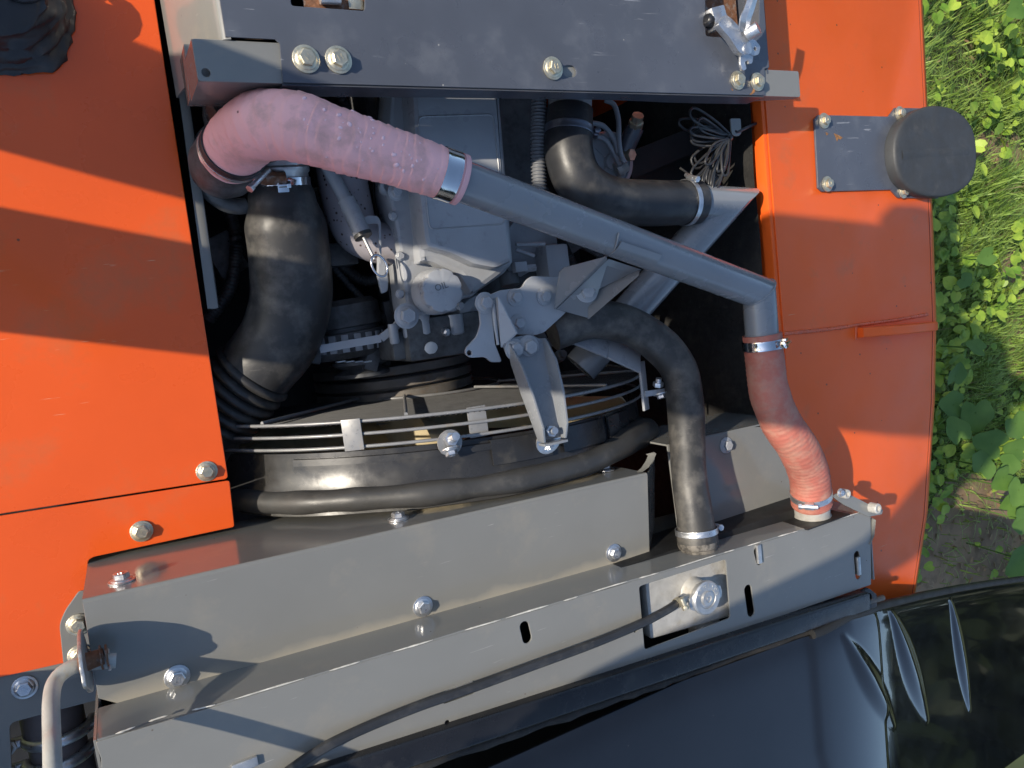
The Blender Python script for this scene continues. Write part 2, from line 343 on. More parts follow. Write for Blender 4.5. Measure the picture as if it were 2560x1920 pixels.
# ================================================================== SETTING: ground beside the machine
GZ = -1.0
b = MB(); b.face([(-150, -150, GZ), (150, -150, GZ), (150, 150, GZ), (-150, 150, GZ)])
tag(b.done('ground', TURF, None, 0), kind='structure')
for (px_, py_), rx, ry in (((2425, 1330), 0.42, 0.30), ((2400, 1430), 0.5, 0.4), ((2530, 680), 0.16, 0.12), ((2450, 1440), 0.6, 0.35), ((2490, 380), 0.25, 0.10), ((2540, 850), 0.14, 0.2), ((2380, 760), 0.12, 0.2)):
    c = at(px_, py_, GZ); b = MB(); ii = px_ * 0.37
    b.face([V((c.x + rx * (1 + 0.35 * mnoise.noise(V((math.cos(k * .21) * 2, math.sin(k * .21) * 2, ii)))) * math.cos(k * .2094), c.y + ry * (1 + 0.35 * mnoise.noise(V((math.cos(k * .21) * 2, math.sin(k * .21) * 2, ii + 5)))) * math.sin(k * .2094), GZ + 0.004 + 0.0005 * (px_ % 7))) for k in range(30)])
    tag(b.done('soil', SOIL, None, 0), kind='structure')

# dark engine compartment tub: floor and walls under the covers
def wallbox(name, c, s, m, parent): MB().box(c, s).done(name, m, parent, 0)
tub = thing('engine_compartment', 'black oily engine compartment tub under the engine', 'compartment', (0.6, 0.0, -0.9))
MB().box((0.42, -0.25, -0.86), (1.8, 3.1, 0.02)).done('floor', BAY, tub, 0)
MB().box((0.02, 0.05, -0.54), (0.02, 1.9, 0.62)).done('side_wall', BAY, tub, 0)
MB().box((0.55, 0.85, -0.48), (1.1, 0.02, 0.72)).done('back_wall', BAY, tub, 0)

# ================================================================== LEFT: orange deck panel
PZ = -0.18
dk = thing('deck_panel', 'large orange sheet metal deck panel left of the open engine bay', 'panel', (-0.3, 0.1, PZ))
up = flat([(571, 1197), (0, 1285)], PZ)
k = (up[1][1] - up[0][1]) / (up[1][0] - up[0][0]); yl = lambda x: up[0][1] + k * (x - up[0][0])
xr0, xr1 = at(400, 0, PZ).x, at(571, 1197, PZ).x
plate('main_sheet', rounded([(xr0, 1.0), (-1.35, 1.0), (-1.35, yl(-1.35)), (xr1, yl(xr1))], [0.001, 0.001, 0.001, 0.006]), PZ, 0.004, ORANGE, dk, bevel=0.0012)
lo = flat([(576, 1203), (587, 1318)], PZ) + flat([(235, 1393), (221, 1401), (214, 1490), (212, 1648), (155, 1660), (0, 1695)], PZ)
lo = [(xr1 + 0.0015, yl(xr1) - 0.003), lo[1]] + lo[2:] + [(-1.35, lo[-1][1] - 0.01), (-1.35, yl(-1.35) - 0.002)]
plate('lower_sheet', rounded(lo, [0.004, 0.004, 0.006, 0.006, 0.002, 0.002, 0.002, 0.001, 0.001, 0.001]), PZ - 0.0015, 0.004, ORANGE, dk, bevel=0.0012)
for p in ((517, 1178), (354, 1328)): bolt(dk, at(*p, PZ), s=1.0, kind='yellow')

# crumpled rubber boot in the corner of the deck
bt = thing('rubber_boot', 'crumpled black rubber boot at the top left corner of the orange deck', 'rubber boot', at(5, 20, PZ))
c = at(2, 22, PZ); b = MB(); rings = []
for i in range(26):
    h = i / 25; base = 0.080 - 0.034 * h + 0.002 * math.sin(h * 20)
    ring = []
    for kk in range(64):
        a = 2 * math.pi * kk / 64
        aa = a + 0.8 * h; nn = mnoise.noise(V((math.cos(aa) * 1.6, math.sin(aa) * 1.6, h * 3))); n2 = 1 - 2 * abs(mnoise.noise(V((math.cos(aa) * 2.6, math.sin(aa) * 2.6, h * 7 + 4))))
        r = base * (1 + 0.12 * nn + 0.09 * n2)
        ring.append(V((c.x + r * math.cos(a) * 1.05, c.y + r * math.sin(a), PZ + 0.001 + 0.052 * h + 0.006 * nn * h)))
    rings.append(ring)
b.loft(rings); b.done('boot', RUBBER, bt, 60)
b = MB(); cc = c + V((0.03, 0.02, 0.045))
hel = [cc + V((0.030 * math.cos(t * 0.5), 0.030 * math.sin(t * 0.5), 0.00022 * t)) for t in range(60)]
b.tube(hel, 0.0028, 8); b.done('coiled_rib', RUBBER, bt, 60)
MB().lathe(c + V((-0.02, 0.005, 0.05)), (0.1, -0.1, 1), [(0.016, 0), (0.016, 0.006), (0.010, 0.010), (0.006, 0.010), (0.006, 0.004)], 24).done('grommet', STEEL, bt, 40)

# ================================================================== TOP: cross member with blue-grey plate
CZ = 0.06
xm = thing('cross_member', 'dark blue-grey bolted cross plate spanning the top of the engine bay', 'plate', (0.6, 0.4, CZ))
LX = at(548, 75, CZ).x; FY = at(1300, 222, CZ).y; RX = at(1918, 100, CZ).x
h1 = rounded(flat([(718, -160), (728, 14), (912, 27), (912, -160)], CZ), 0.004)
h2 = rounded(flat([(1762, -160), (1764, 90), (1850, 98), (1898, 62), (1898, -160)], CZ), 0.006)
hs = []
for (a, q) in (((752, 146), (772, 146)), ((840, 150), (840, 150)), ((1420, 178), (1429, 178)), ((1838, 197), (1846, 197)), ((1890, 203), (1890, 203))):
    hs.append(slot(at(*a, CZ), at(*q, CZ), 0.0085))
tl = flat([(688, 98), (699, 108), (706, 196)], CZ)
outl = [(LX + 0.006, 0.95), (LX + 0.006, tl[0][1]), tl[0], tl[1], (tl[2][0], FY), (at(1905, 0, CZ).x + 0.02, FY), (RX, FY + 0.055), (RX, 0.95)]
outl[5] = (at(1912, 238, CZ).x, FY); outl[6] = (at(1912, 172, CZ).x, at(1912, 172, CZ).y)
outl = outl[:6] + [outl[6], (RX, outl[6][1] + 0.003), (RX, 0.95)]
plate('top_plate', outl, CZ, 0.003, BLUE, xm, holes=[h1, h2] + hs[:1] + hs[2:4], bevel=0.0008)
# folded front lip, slightly wavy along its lower edge
b = MB(); n = 60; x0, x1 = tl[2][0], at(1912, 238, CZ).x; rr = []
for i in range(n + 1):
    x = x0 + (x1 - x0) * i / n; zl = CZ - 0.040 + 0.006 * mnoise.noise(V((x * 5, 0, 3))) - 0.004 * math.sin(x * 7)
    rr.append([V((x, FY, CZ - 0.0035)), V((x, FY - 0.0028, CZ - 0.0015)), V((x, FY - 0.0028, zl)), V((x, FY, zl))])
b.loft(rr); b.done('front_lip', BLUE, xm, 40)
b = MB(); b.loft([[V((LX + 0.012, y, CZ - 0.0008)), V((LX + 0.004, y, CZ - 0.003)), V((LX - 0.001, y, CZ - 0.012)), V((at(412, 75, PZ).x, y, PZ + 0.003)), V((at(412, 75, PZ).x + 0.003, y, PZ + 0.003)), V((LX + 0.003, y, CZ - 0.013)), V((LX + 0.012, y, CZ - 0.004))] for y in (at(470, 148, 0.0).y + 0.005, 0.95)])
b.done('side_skirt', GREY, xm, 60)
MB().box((RX - 0.002, 0.63, CZ - 0.035), (0.004, 0.60, 0.064)).done('right_skirt', BLUE, xm, 0)
# grey channel under the plate, open at both ends
ch = thing('channel_beam', 'grey steel channel beam poking out at both ends under the blue-grey plate', 'beam', (0.6, 0.33, 0.0))
cx0, cx1 = at(478, 95, CZ - 0.004).x, at(1998, 200, CZ - 0.004).x; cy1 = at(480, 96, CZ - 0.004).y
cz = CZ - 0.0038
plate('channel_top', rounded([(cx0, FY), (cx1, FY), (cx1, at(1998, 178, cz).y), (1.0, at(1998, 178, cz).y), (1.0, cy1), (cx0, cy1)], [0.004, 0.005, 0.004, 0.001, 0.001, 0.004]), cz, 0.003, GREY, ch,
      holes=[slot((cx0 + 0.010, FY + 0.010), (cx0 + 0.010, FY + 0.010), 0.005)])
b = MB(); b.loft([[V((x, FY + 0.001, cz - 0.003)), V((x, FY + 0.001, zb)), V((x, FY + 0.004, zb)), V((x, FY + 0.004, cz - 0.003))] for x, zb in
     ((cx0, cz - 0.075), (cx0 + 0.035, cz - 0.078), (cx0 + 0.055, cz - 0.06), (cx0 + 0.085, cz - 0.045), (cx0 + 0.4, cz - 0.036), (cx1 - 0.2, cz - 0.034), (cx1 - 0.08, cz - 0.034), (cx1, cz - 0.018))])
b.done('channel_front', GREY, ch, 40)
b = MB(); b.loft([[V((cx0, y, cz - 0.003)), V((cx0 - 0.001, y, cz - 0.080)), V((cx0 + 0.003, y, cz - 0.080)), V((cx0 + 0.003, y, cz - 0.003))] for y in (FY, cy1)]); b.done('channel_end', GREY, ch, 40)
b = MB(); b.box((cx0 + 0.026, FY + 0.04, cz - 0.11), (0.05, 0.06, 0.06)); b.done('mounting_foot', GREY, ch, 30, 0.002)
for p, s in (((765, 148), 1.12), ((846, 150), 1.12), ((1382, 171), 1.08), ((1844, 201), 1.02), ((1893, 205), 1.02)):
    bolt(xm, at(*p, CZ + 0.001), s=s, kind='yellow')
STAIN = mat('rust_stain', (0.30, 0.14, 0.05), 0.8, var=0.4, vscale=160)
def stain(parent, pts, z):
    plate('rust_stain', rounded(flat(pts, z + 0.0007), 0.0015), z + 0.0007, 0.0005, STAIN, parent, bevel=0.0001)
stain(xm, [(1884, 222), (1889, 224), (1886, 232), (1878, 237), (1874, 236), (1880, 231)], CZ); stain(xm, [(1828, 219), (1834, 226), (1831, 227)], CZ)
stain(xm, [(748, 165), (766, 172), (784, 168), (768, 176)], CZ); stain(xm, [(690, 96), (610, 97), (650, 99)], CZ - 0.0036)
# rusty catch plate inside the upper slot
ct = thing('catch_plate', 'rusty yellow catch plate inside the slot of the blue-grey plate', 'catch', at(830, 5, CZ - 0.02))
MB().box(at(845, 2, CZ - 0.012), (0.09, 0.03, 0.004)).done('backing', RUST, ct, 30, 0.001)
MB().box(at(890, 12, CZ - 0.008), (0.020, 0.012, 0.003)).done('tab', YZINC, ct, 30, 0.001)
MB().tube([at(800, -2, CZ - 0.004), at(850, 0, CZ - 0.004)], 0.006, 10).done('pin', STEEL, ct, 40)

# zinc toggle latch at the right end of the plate
lt = thing('toggle_latch', 'shiny zinc toggle latch in the opening at the right of the blue-grey plate', 'latch', at(1840, 80, CZ))
def bent(name, pts, z, th, hole=None):
    return plate(name, rounded(flat(pts, z), 0.004), z, th, ZINC, lt, holes=[slot(at(*hole, z), at(*hole, z), 0.003)] if hole else (), bevel=0.001)
b = MB(); b.box(at(1790, 48, CZ + 0.004), (0.030, 0.034, 0.022), M.Rotation(0.25, 3, 'Z')); b.done('hinge_block', ZINC, lt, 30, 0.003)
MB().lathe(at(1772, 52, CZ + 0.004), (-1, 0.25, 0.1), [(0.011, -0.006), (0.011, 0.004), (0.007, 0.008)], 20).done('hinge_bush', BARB, lt, 40, 0.001)
bent('link_arm', [(1795, 60), (1815, 35), (1832, 48), (1850, 68), (1868, 82), (1880, 112), (1876, 128), (1862, 138), (1848, 130), (1825, 95)], CZ + 0.030, 0.012)
bent('hook_plate', [(1851, 122), (1884, 140), (1882, 158), (1872, 160), (1872, 150), (1862, 154), (1868, 172), (1857, 178), (1851, 160)], CZ + 0.022, 0.005)
bent('pivot_ear', [(1866, 100), (1888, 98), (1902, 116), (1898, 136), (1882, 140), (1872, 128)], CZ + 0.024, 0.005, (1888, 122))
pin0, pin1 = at(1866, 88, CZ + 0.030), at(1896, 68, CZ + 0.048)
MB().tube([pin0, pin1], 0.011, 20).done('cross_pin', ZINC, lt, 40, 0.0012)
b = MB(); hp = spline([at(1862, 82, CZ + 0.03), at(1864, 50, CZ + 0.045), at(1876, 15, CZ + 0.055), at(1888, -30, CZ + 0.06), at(1896, -90, CZ + 0.062)], 0.006); fr = []
for i, p in enumerate(hp):
    ww = 0.011 - 0.003 * i / len(hp); fr.append([p + V((-ww, 0.002, 0.0)), p + V((-ww * 0.2, 0, 0.004)), p + V((ww, -0.002, 0.0)), p + V((ww * 0.9, -0.002, -0.004)), p + V((-ww * 0.9, 0.002, -0.004))])
b.loft(fr); b.done('lever_handle', ZINC, lt, 30)
MB().lathe(at(1868, 122, CZ + 0.030), (0, 0, 1), [(0.009, 0), (0.009, 0.002), (0.006, 0.003)], 20).done('rivet', ZINC, lt, 40)
MB().box(at(1800, 60, CZ - 0.05), (0.08, 0.12, 0.004)).done('mounting_plate', RUST, lt, 0)

# ================================================================== gutter strip at the edge of the deck panel
gt = thing('gutter_strip', 'narrow grey steel strip along the edge of the orange deck panel', 'strip', at(490, 500, -0.19))
ga, gb = at(436, 150, -0.188), at(519, 772, -0.188); gw0, gw1 = at(463, 150, -0.188).x - ga.x, at(549, 766, -0.188).x - gb.x
b = MB(); b.loft([[V((p.x, p.y, -0.188)), V((p.x + wd - 0.006, p.y, -0.188)), V((p.x + wd - 0.002, p.y, -0.190)), V((p.x + wd, p.y, -0.196)), V((p.x + wd, p.y, -0.23)), V((p.x + wd - 0.003, p.y, -0.23)), V((p.x + wd - 0.003, p.y, -0.197)), V((p.x, p.y, -0.192))]
      for p, wd in ((ga, gw0), (ga.lerp(gb, 0.5), (gw0 + gw1) / 2), (gb, gw1))]); b.done('strip', GREY, gt, 40)
MB().box(V((gb.x + gw1 / 2, gb.y + 0.001, -0.205)), (gw1 - 0.008, 0.004, 0.03)).done('end_cap', GREY, gt, 30, 0.001)

# ================================================================== RADIATOR COVER (stepped grey sheet)
DZ = 0.080
rc = thing('radiator_cover', 'stepped light grey sheet metal radiator cover below the engine bay', 'cover', (0.4, -0.45, 0.0))
aL, aR = at(205, 1500, 0), at(1618, 1182, 0); bL, bR = at(250, 1768, 0), at(1624, 1385, 0)
DL = at(237, 1850, DZ); DR = at(2176, 1272, DZ)
cy = lambda x: DL.y + (DR.y - DL.y) * (x - DL.x) / (DR.x - DL.x)
ay = lambda x: aL.y + (aR.y - aL.y) * (x - aL.x) / (aR.x - aL.x)
# vertical face towards the fan, folded edge, horizontal step
def strip_along(xa, xb, prof, n=30, wob=0.0):
    """sheet swept along X; prof(x) -> list of (y, z) round the section"""
    b = MB(); rr = []
    for i in range(n + 1):
        x = xa + (xb - xa) * i / n; rr.append([V((x, y, z)) for y, z in prof(x)])
    b.loft(rr); return b
T = 0.003
strip_along(aL.x, aR.x, lambda x: [(ay(x) - 0.0001, -0.003), (ay(x) - 0.006, -0.26), (ay(x) - T - 0.006, -0.26), (ay(x) - T, -0.003)]).done('fan_side_face', GREY, rc, 40)
strip_along(aL.x, aR.x, lambda x: [(ay(x) - 0.004, 0.0), (ay(x) - 0.0012, -0.001), (ay(x), -0.0032), (ay(x) - T, -0.0031), (ay(x) - 0.004, -T)]).done('folded_edge', GREY, rc, 60)
stp = [(aL.x, aL.y - 0.004), (aR.x, aR.y - 0.004), (bR.x, cy(bR.x) - 0.0012), (bL.x + 0.018, cy(bL.x) - 0.0012), (bL.x, cy(bL.x) + 0.012)]
plate('step_sheet', stp, 0.0, T, GREYS, rc, holes=[rounded([(at(356, 1757, 0).x - .012, cy(.0) + .001), (at(356, 1757, 0).x + .016, cy(.0) + .001), (at(356, 1757, 0).x + .016, cy(.0) + .010), (at(356, 1757, 0).x - .010, cy(.0) + .012)], .004)][:0], bevel=0.0006)
# riser with a worn upper edge
def riser(x):
    d = 0.010 * math.exp(-((x + 0.02) / 0.035) ** 2)       # dented corner near the lever
    wv = 0.0012 * mnoise.noise(V((x * 9, 0, 1)))
    return [(cy(x), -0.0005), (cy(x) + wv * 0.5 - d * 0.3, DZ * 0.6), (cy(x) + wv - d, DZ - 0.0006 - d * 0.8), (cy(x) - T + wv - d, DZ - 0.0008 - d * 0.8), (cy(x) - T, 0.02), (cy(x) - T, -0.0005)]
strip_along(DL.x + 0.002, DR.x - 0.002, riser, 110).done('riser', GREY, rc, 40)
strip_along(aR.x + 0.01, DR.x - 0.002, lambda x: [(cy(x), -0.001), (cy(x), -0.16), (cy(x) - T, -0.16), (cy(x) - T, -0.001)]).done('riser_skirt', GREY, rc, 40)
# radiator top sheet with its slots and filler window
def dslot(a, q, r): return slot(at(*a, DZ), at(*q, DZ), r)
d_bot = flat([(2178, 1462), (1400, 1733), (940, 1888)], DZ)
win = rounded(flat([(1597, 1430), (1597, 1410), (1822, 1384), (1826, 1545), (1612, 1624)], DZ), 0.005)
win = rounded([(at(1596, 1450, DZ).x, cy(.75) - .010), (at(1815, 1400, DZ).x, cy(.9) - .010), tuple(at(1826, 1545, DZ).xy), tuple(at(1612, 1625, DZ).xy)], 0.006)
dholes = [dslot((1311, 1566), (1318, 1596), 0.0075), dslot((1115, 1745), (1180, 1722), 0.0075), slot(at(1118, 1807, DZ), at(1118, 1807, DZ), 0.0035), win,
          dslot((1893, 1378), (1899, 1402), 0.0075), dslot((1870, 1474), (1878, 1530), 0.0085), dslot((2142, 1388), (2146, 1438), 0.0080),
          slot(at(1588, 1578, DZ), at(1592, 1574, DZ), 0.0022)]
dh = dholes
dtop = [(DL.x, cy(DL.x) - 0.0028), (DL.x + 0.1, cy(DL.x + .1) - 0.0028), (DR.x - 0.004, cy(DR.x) - 0.0028), (DR.x, cy(DR.x) - 0.010)] + d_bot + [(-0.10, d_bot[-1][1] + (d_bot[-1][1] - d_bot[-2][1]) / (d_bot[-1][0] - d_bot[-2][0]) * (-0.10 - d_bot[-1][0])), (-0.088, -0.45)]
plate('top_sheet', rounded(dtop, [0.003, 0.0, 0.002, 0.003, 0.003, 0.0, 0.0, 0.01, 0.001]), DZ, T, GREY, rc, holes=dh, bevel=0.0007)
MB().box((DR.x + 0.001, (cy(DR.x) + d_bot[0][1]) / 2, DZ - 0.05), (0.003, abs(cy(DR.x) - d_bot[0][1]) - 0.012, 0.094)).done('right_end', GREY, rc, 0)
b = MB(); b.loft([[V((DL.x - 0.002, y, DZ - 0.004)), V((DL.x - 0.002, y, -0.06)), V((DL.x + 0.001, y, -0.06)), V((DL.x + 0.001, y, DZ - 0.004))] for y in (cy(DL.x) - 0.002, -0.60)]); b.done('left_end', GREY, rc, 0)
CHIP = mat('chipped_edge_paint', (0.62, 0.59, 0.52), 0.5, var=0.3, vscale=90)
x = DL.x + 0.02
random.seed(8)
while x < DR.x - 0.03:
    L = random.uniform(0.01, 0.09) if x > 0.0 else 0.02; L = min(L, DR.x - 0.01 - x)
    pts = [V((x + L * k / 6, cy(x + L * k / 6) - 0.0006 + 0.0012 * mnoise.noise(V(((x + L * k / 6) * 9, 0, 1))), DZ + 0.0001 + 0.0003 * mnoise.noise(V((x * 200, k, 0))) - 0.008 * math.exp(-((x + L * k / 6 + 0.02) / 0.035) ** 2))) for k in range(7)]
    MB().tube(pts, [0.0002] + [0.0008 + 0.0005 * random.random() for k in range(5)] + [0.0002], 6).done('edge_chip', CHIP, rc, 60)
    x += L + random.uniform(0.002, 0.05)
# splayed right flap of the step with its curled relief notch
b = MB(); e0, e1 = V((aR.x, aR.y - 0.004, 0)), V((bR.x, bR.y + 0.004, 0)); f0 = at(1645, 1175, -0.05); f1 = at(1651, 1319, -0.06)
f0 = V((f0.x, aR.y + 0.005, -0.055)); f1 = V((f0.x - 0.005, bR.y + 0.02, -0.07))
b.loft([[e0, e1, e1 + V((0, 0, -T)), e0 + V((0, 0, -T))], [f0, f1, f1 + V((-T, 0, 0)), f0 + V((-T, 0, 0))]]); b.done('end_flap', GREY, rc, 40)
b = MB(); crl = [at(1606, 1180, 0.0), at(1622, 1168, 0.004), at(1634, 1150, 0.008), at(1640, 1136, 0.006), at(1634, 1132, -0.002)]
b.loft([[p, p + V((0.002, 0.001, -0.0015)), p + V((0.004, -0.006, -0.025)), p + V((0.002, -0.006, -0.025))] for p in crl]); b.done('curled_notch', GREY, rc, 40)
for p, kd in (((305, 1452), 'zinc'), ((996, 1296), 'zinc'), ((1514, 1172), 'zinc')):
    q = aty(p[0], p[1], ay(at(p[0], p[1], 0).x)); bolt(rc, V((q.x, ay(q.x), min(-0.016, q.z))), (0.03, 1, 0), kind=kd, s=1.05)
for p, kd in (((1057, 1516), 'zinc'), ((1534, 1382), 'zinc'), ((443, 1692), 'zinc')): bolt(rc, at(*p, 0.0005), kind=kd)
# steel tabs standing in the slots
for p, sz, rz in (((1150, 1726), (0.042, 0.012, 0.006), 0.0), ((1897, 1385), (0.009, 0.034, 0.006), 0.0), ((2146, 1415), (0.008, 0.036, 0.006), 0.0), ((612, 1912), (0.030, 0.012, 0.006), 0.0)):
    q = at(*p, DZ + 0.002); MB().box(q, sz, M.Rotation(rz, 3, 'Z')).done('slot_tab', STEEL, rc, 30, 0.0015)
# black core under the sheet so that the slots look into the dark
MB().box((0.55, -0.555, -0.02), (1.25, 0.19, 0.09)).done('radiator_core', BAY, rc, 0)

# filler neck plate and pressure cap in the window
fn = thing('radiator_tank', 'dull cast aluminium radiator tank in the window of the grey cover', 'tank', at(1710, 1500, DZ - 0.02))
tz = DZ - 0.019
plate('tank_top', rounded(flat([(1612, 1440), (1845, 1372), (1850, 1534), (1627, 1598)], tz), 0.004), tz, 0.02, CAST, fn, bevel=0.002)
MB().lathe(at(1770, 1570, DZ - 0.03), (0, 0, 1), [(0.028, -0.02), (0.028, 0.0), (0.024, 0.003)], 28).done('lower_boss', CAST, fn, 40)
cp = thing('pressure_cap', 'round silver radiator pressure cap with two wings and a raised centre', 'cap', at(1764, 1494, DZ))
cc = at(1764, 1494, tz + 0.030)
b = MB(); b.lathe(cc, (0, 0, 1), [(0.0, -0.012), (0.024, -0.012), (0.026, -0.004), (0.0285, -0.002), (0.0285, 0.003), (0.026, 0.0055), (0.0175, 0.0055), (0.0165, 0.0035), (0.0125, 0.0035), (0.0115, 0.007), (0.006, 0.0078), (0.0055, 0.0062), (0.003, 0.0062), (0.0028, 0.0075), (0.0, 0.0075)], 48); b.done('cap_disc', STEEL, cp, 40)
dirx = (at(1800, 1478, DZ) - at(1724, 1512, DZ)).normalized()
for sgn in (-1, 1):
    p = cc + dirx * 0.031 * sgn; u = V((-dirx.y, dirx.x, 0)); b = MB()
    b.loft([[p - dirx * 0.008 * sgn + u * 0.016 + V((0, 0, z)), p + dirx * 0.003 * sgn + u * 0.009 + V((0, 0, z)), p + dirx * 0.005 * sgn + V((0, 0, z)), p + dirx * 0.003 * sgn - u * 0.009 + V((0, 0, z)), p - dirx * 0.008 * sgn - u * 0.016 + V((0, 0, z))] for z in (-0.003, 0.001)])
    b.done('wing', STEEL, cp, 40, 0.0012)
MB().lathe(cc - V((0, 0, 0.031)), (0, 0, 1), [(0.028, 0), (0.025, 0.004), (0.025, 0.022)], 28).done('filler_neck', CAST, cp, 40)
def letters(text, size, m, parent, mx, name='lettering', depth=0.0004):
    cu = bpy.data.curves.new(name, 'FONT'); cu.body = text; cu.size = size; cu.extrude = depth; cu.align_x = 'CENTER'; cu.align_y = 'CENTER'; cu.resolution_u = 2
    t = bpy.data.objects.new('text', cu); me = bpy.data.meshes.new_from_object(t); bpy.data.objects.remove(t); bpy.data.curves.remove(cu)
    me.name = name; me.transform(mx); me.materials.clear(); me.materials.append(m)
    return adopt(link(bpy.data.objects.new(name, me)), parent)
for i, ch_ in enumerate('CAUTION'):
    a = R(150 - 24 * i); letters(ch_, 0.0075, STEEL, cp, M.Translation(cc + V((0.0215 * math.cos(a), 0.0215 * math.sin(a), 0.0056))) @ M.Rotation(a - math.pi / 2, 4, 'Z'))

# overflow hose from the cap neck
oh = thing('overflow_hose', 'thin black rubber overflow hose running diagonally across the grey cover', 'hose', at(1300, 1700, DZ))
pts = [at(1702, 1500, tz + 0.020), at(1672, 1522, tz + 0.024), at(1600, 1560, DZ + 0.010), at(1480, 1610, DZ + 0.012), at(1330, 1665, DZ + 0.011), at(1170, 1723, DZ + 0.0085), at(1040, 1768, DZ + 0.0085), at(900, 1825, DZ + 0.010), at(800, 1875, DZ + 0.012), at(700, 1945, DZ + 0.012), at(640, 2000, DZ + 0.01)]
MB().tube(spline(pts, 0.006), 0.0068, 14).done('tube', RUBBER, oh, 60)
clamp(oh, at(1694, 1506, tz + 0.021), pts[0] - pts[1], 0.0070, 0.008, YZINC, (0.3, 0.3, 1), 0.014, 0.001)
MB().tube([at(1690, 1508, tz + 0.021), at(1728, 1492, tz + 0.020)], 0.0055, 12).done('nipple', CAST, oh, 50)

# ================================================================== PINK AND RED CHARGE AIR HOSES, STEEL PIPE
def tape(pitch, amp, jit):
    def f(L, a, p):
        s = L / pitch + 0.35 * math.sin(a + 1) + jit * mnoise.noise(V((L * 30, math.cos(a), math.sin(a))))
        u = s - math.floor(s); return amp * (0.25 + 1.1 * abs(mnoise.noise(V((math.floor(s) * 0.73, 1.7 * math.cos(a), 1.7 * math.sin(a))))) * 1.6) * (0.5 - u) + 0.0009 * mnoise.noise(p * 40)
    return f
ph = thing('pink_hose', 'faded pink silicone elbow hose with wrapped ridges and water drops', 'hose', at(760, 330, 0.0))
pp = [at(570, 392, -0.075), at(600, 352, -0.035), at(655, 315, 0.015), at(742, 318, 0.048), at(850, 352, 0.068), at(1000, 398, 0.084), at(1146, 448, 0.09)]
pr = [0.040, 0.041, 0.0425, 0.0425, 0.039, 0.0355, 0.0325]
P, RR = spline(pp, 0.0016, pr)
MB().tube(P, RR, 56, fn=tape(0.0135, 0.0017, 0.9)).done('hose_body', PINK, ph, 32)
axr = (P[-1] - P[-12]).normalized()
clamp(ph, P[-1] - axr * 0.017, axr, 0.0334, 0.022, CHROME, (-0.3, 0.4, -1), 0.03)
MB().lathe(P[-1] - axr * 0.003, axr, [(0.0335, 0), (0.0340, 0.003), (0.0340, 0.007), (0.0325, 0.008), (0.0276, 0.008)], 40).done('cuff', PINKL, ph, 50)
axl = (P[4] - P[22]).normalized()
b = MB(); b.lathe(P[13] - axl * 0.004, axl, [(0.0412, 0), (0.0428, 0.0005), (0.0428, 0.0085), (0.0412, 0.009)], 44, caps=False); b.done('black_band', RUBBER, ph, 50)
clamp(ph, P[13] + axl * 0.010, axl, 0.0418, 0.006, ZINC, (0.75, -0.7, 0.25), 0.045)
random.seed(21)
for i in range(46):                                        # water drops on the upper side
    j = int(len(P) * random.triangular(0.42, 0.93, 0.66)); a = random.gauss(0, 0.55); u = frames(P)[j] if i == 0 else FRP[j]
    if i == 0: FRP = frames(P); u = FRP[j]
    nrm = (V((0, 0, 1)) * math.cos(a) + (P[j + 1] - P[j]).normalized().cross(V((0, 0, 1))) * -math.sin(a) * 0.9).normalized()
    t = (P[j + 1] - P[j]).normalized(); nrm = (nrm - t * nrm.dot(t)).normalized(); rd = random.choice((0.0012, 0.0015, 0.002, 0.0026, 0.0034))
    c0 = P[j] + nrm * (RR[j] - 0.0003); uu = nrm.orthogonal().normalized()
    b = MB(); b.lathe(c0, nrm, [(rd, 0), (rd * 0.92, rd * 0.28), (rd * 0.6, rd * 0.5), (rd * 0.2, rd * 0.58)], 10, fn=lambda q, h: 1 + 0.18 * math.sin(q * 2 + i)); b.done('water_drop', WATER, ph, 70)

SP = thing('charge_air_pipe', 'long grey painted steel pipe crossing the engine bay diagonally', 'pipe', at(1500, 580, 0.09))
q0, q1, q2 = at(1105, 434, 0.09), at(1897, 731, 0.085), at(1907, 862, 0.083)
def mitre(bm, a, c, d, r, seg=40):
    t1 = (c - a).normalized(); t2 = (d - c).normalized(); nrm = (t1 + t2).normalized(); side = t1.cross(t2).normalized(); u1 = side.cross(t1)
    ra, rc_, rd = [], [], []; u2 = side.cross(t2)
    for k in range(seg):
        g = 2 * math.pi * k / seg; o1 = side * math.cos(g) * r + u1 * math.sin(g) * r; o2 = side * math.cos(g) * r + u2 * math.sin(g) * r
        ra.append(a + o1); s = -(o1.dot(nrm)) / t1.dot(nrm); rc_.append(c + o1 + t1 * s); rd.append(d + o2)
    bm.loft([ra, rc_, rd]); return rc_
b = MB(); ring = mitre(b, q0, q1, q2, 0.0278); b.done('pipe', GREYP, SP, 30)
b = MB(); b.tube([p + V((0.0, 0.0, 0.0003)) for p in ring] + [ring[0]], 0.0016, 6, caps=False); b.done('mitre_weld', GREYP, SP, 60)
MB().lathe(q2 - V((0, -0.02, 0)) , (q2 - q1), [(0.0286, 0), (0.0286, 0.004)], 36).done('bead', GREYP, SP, 40)
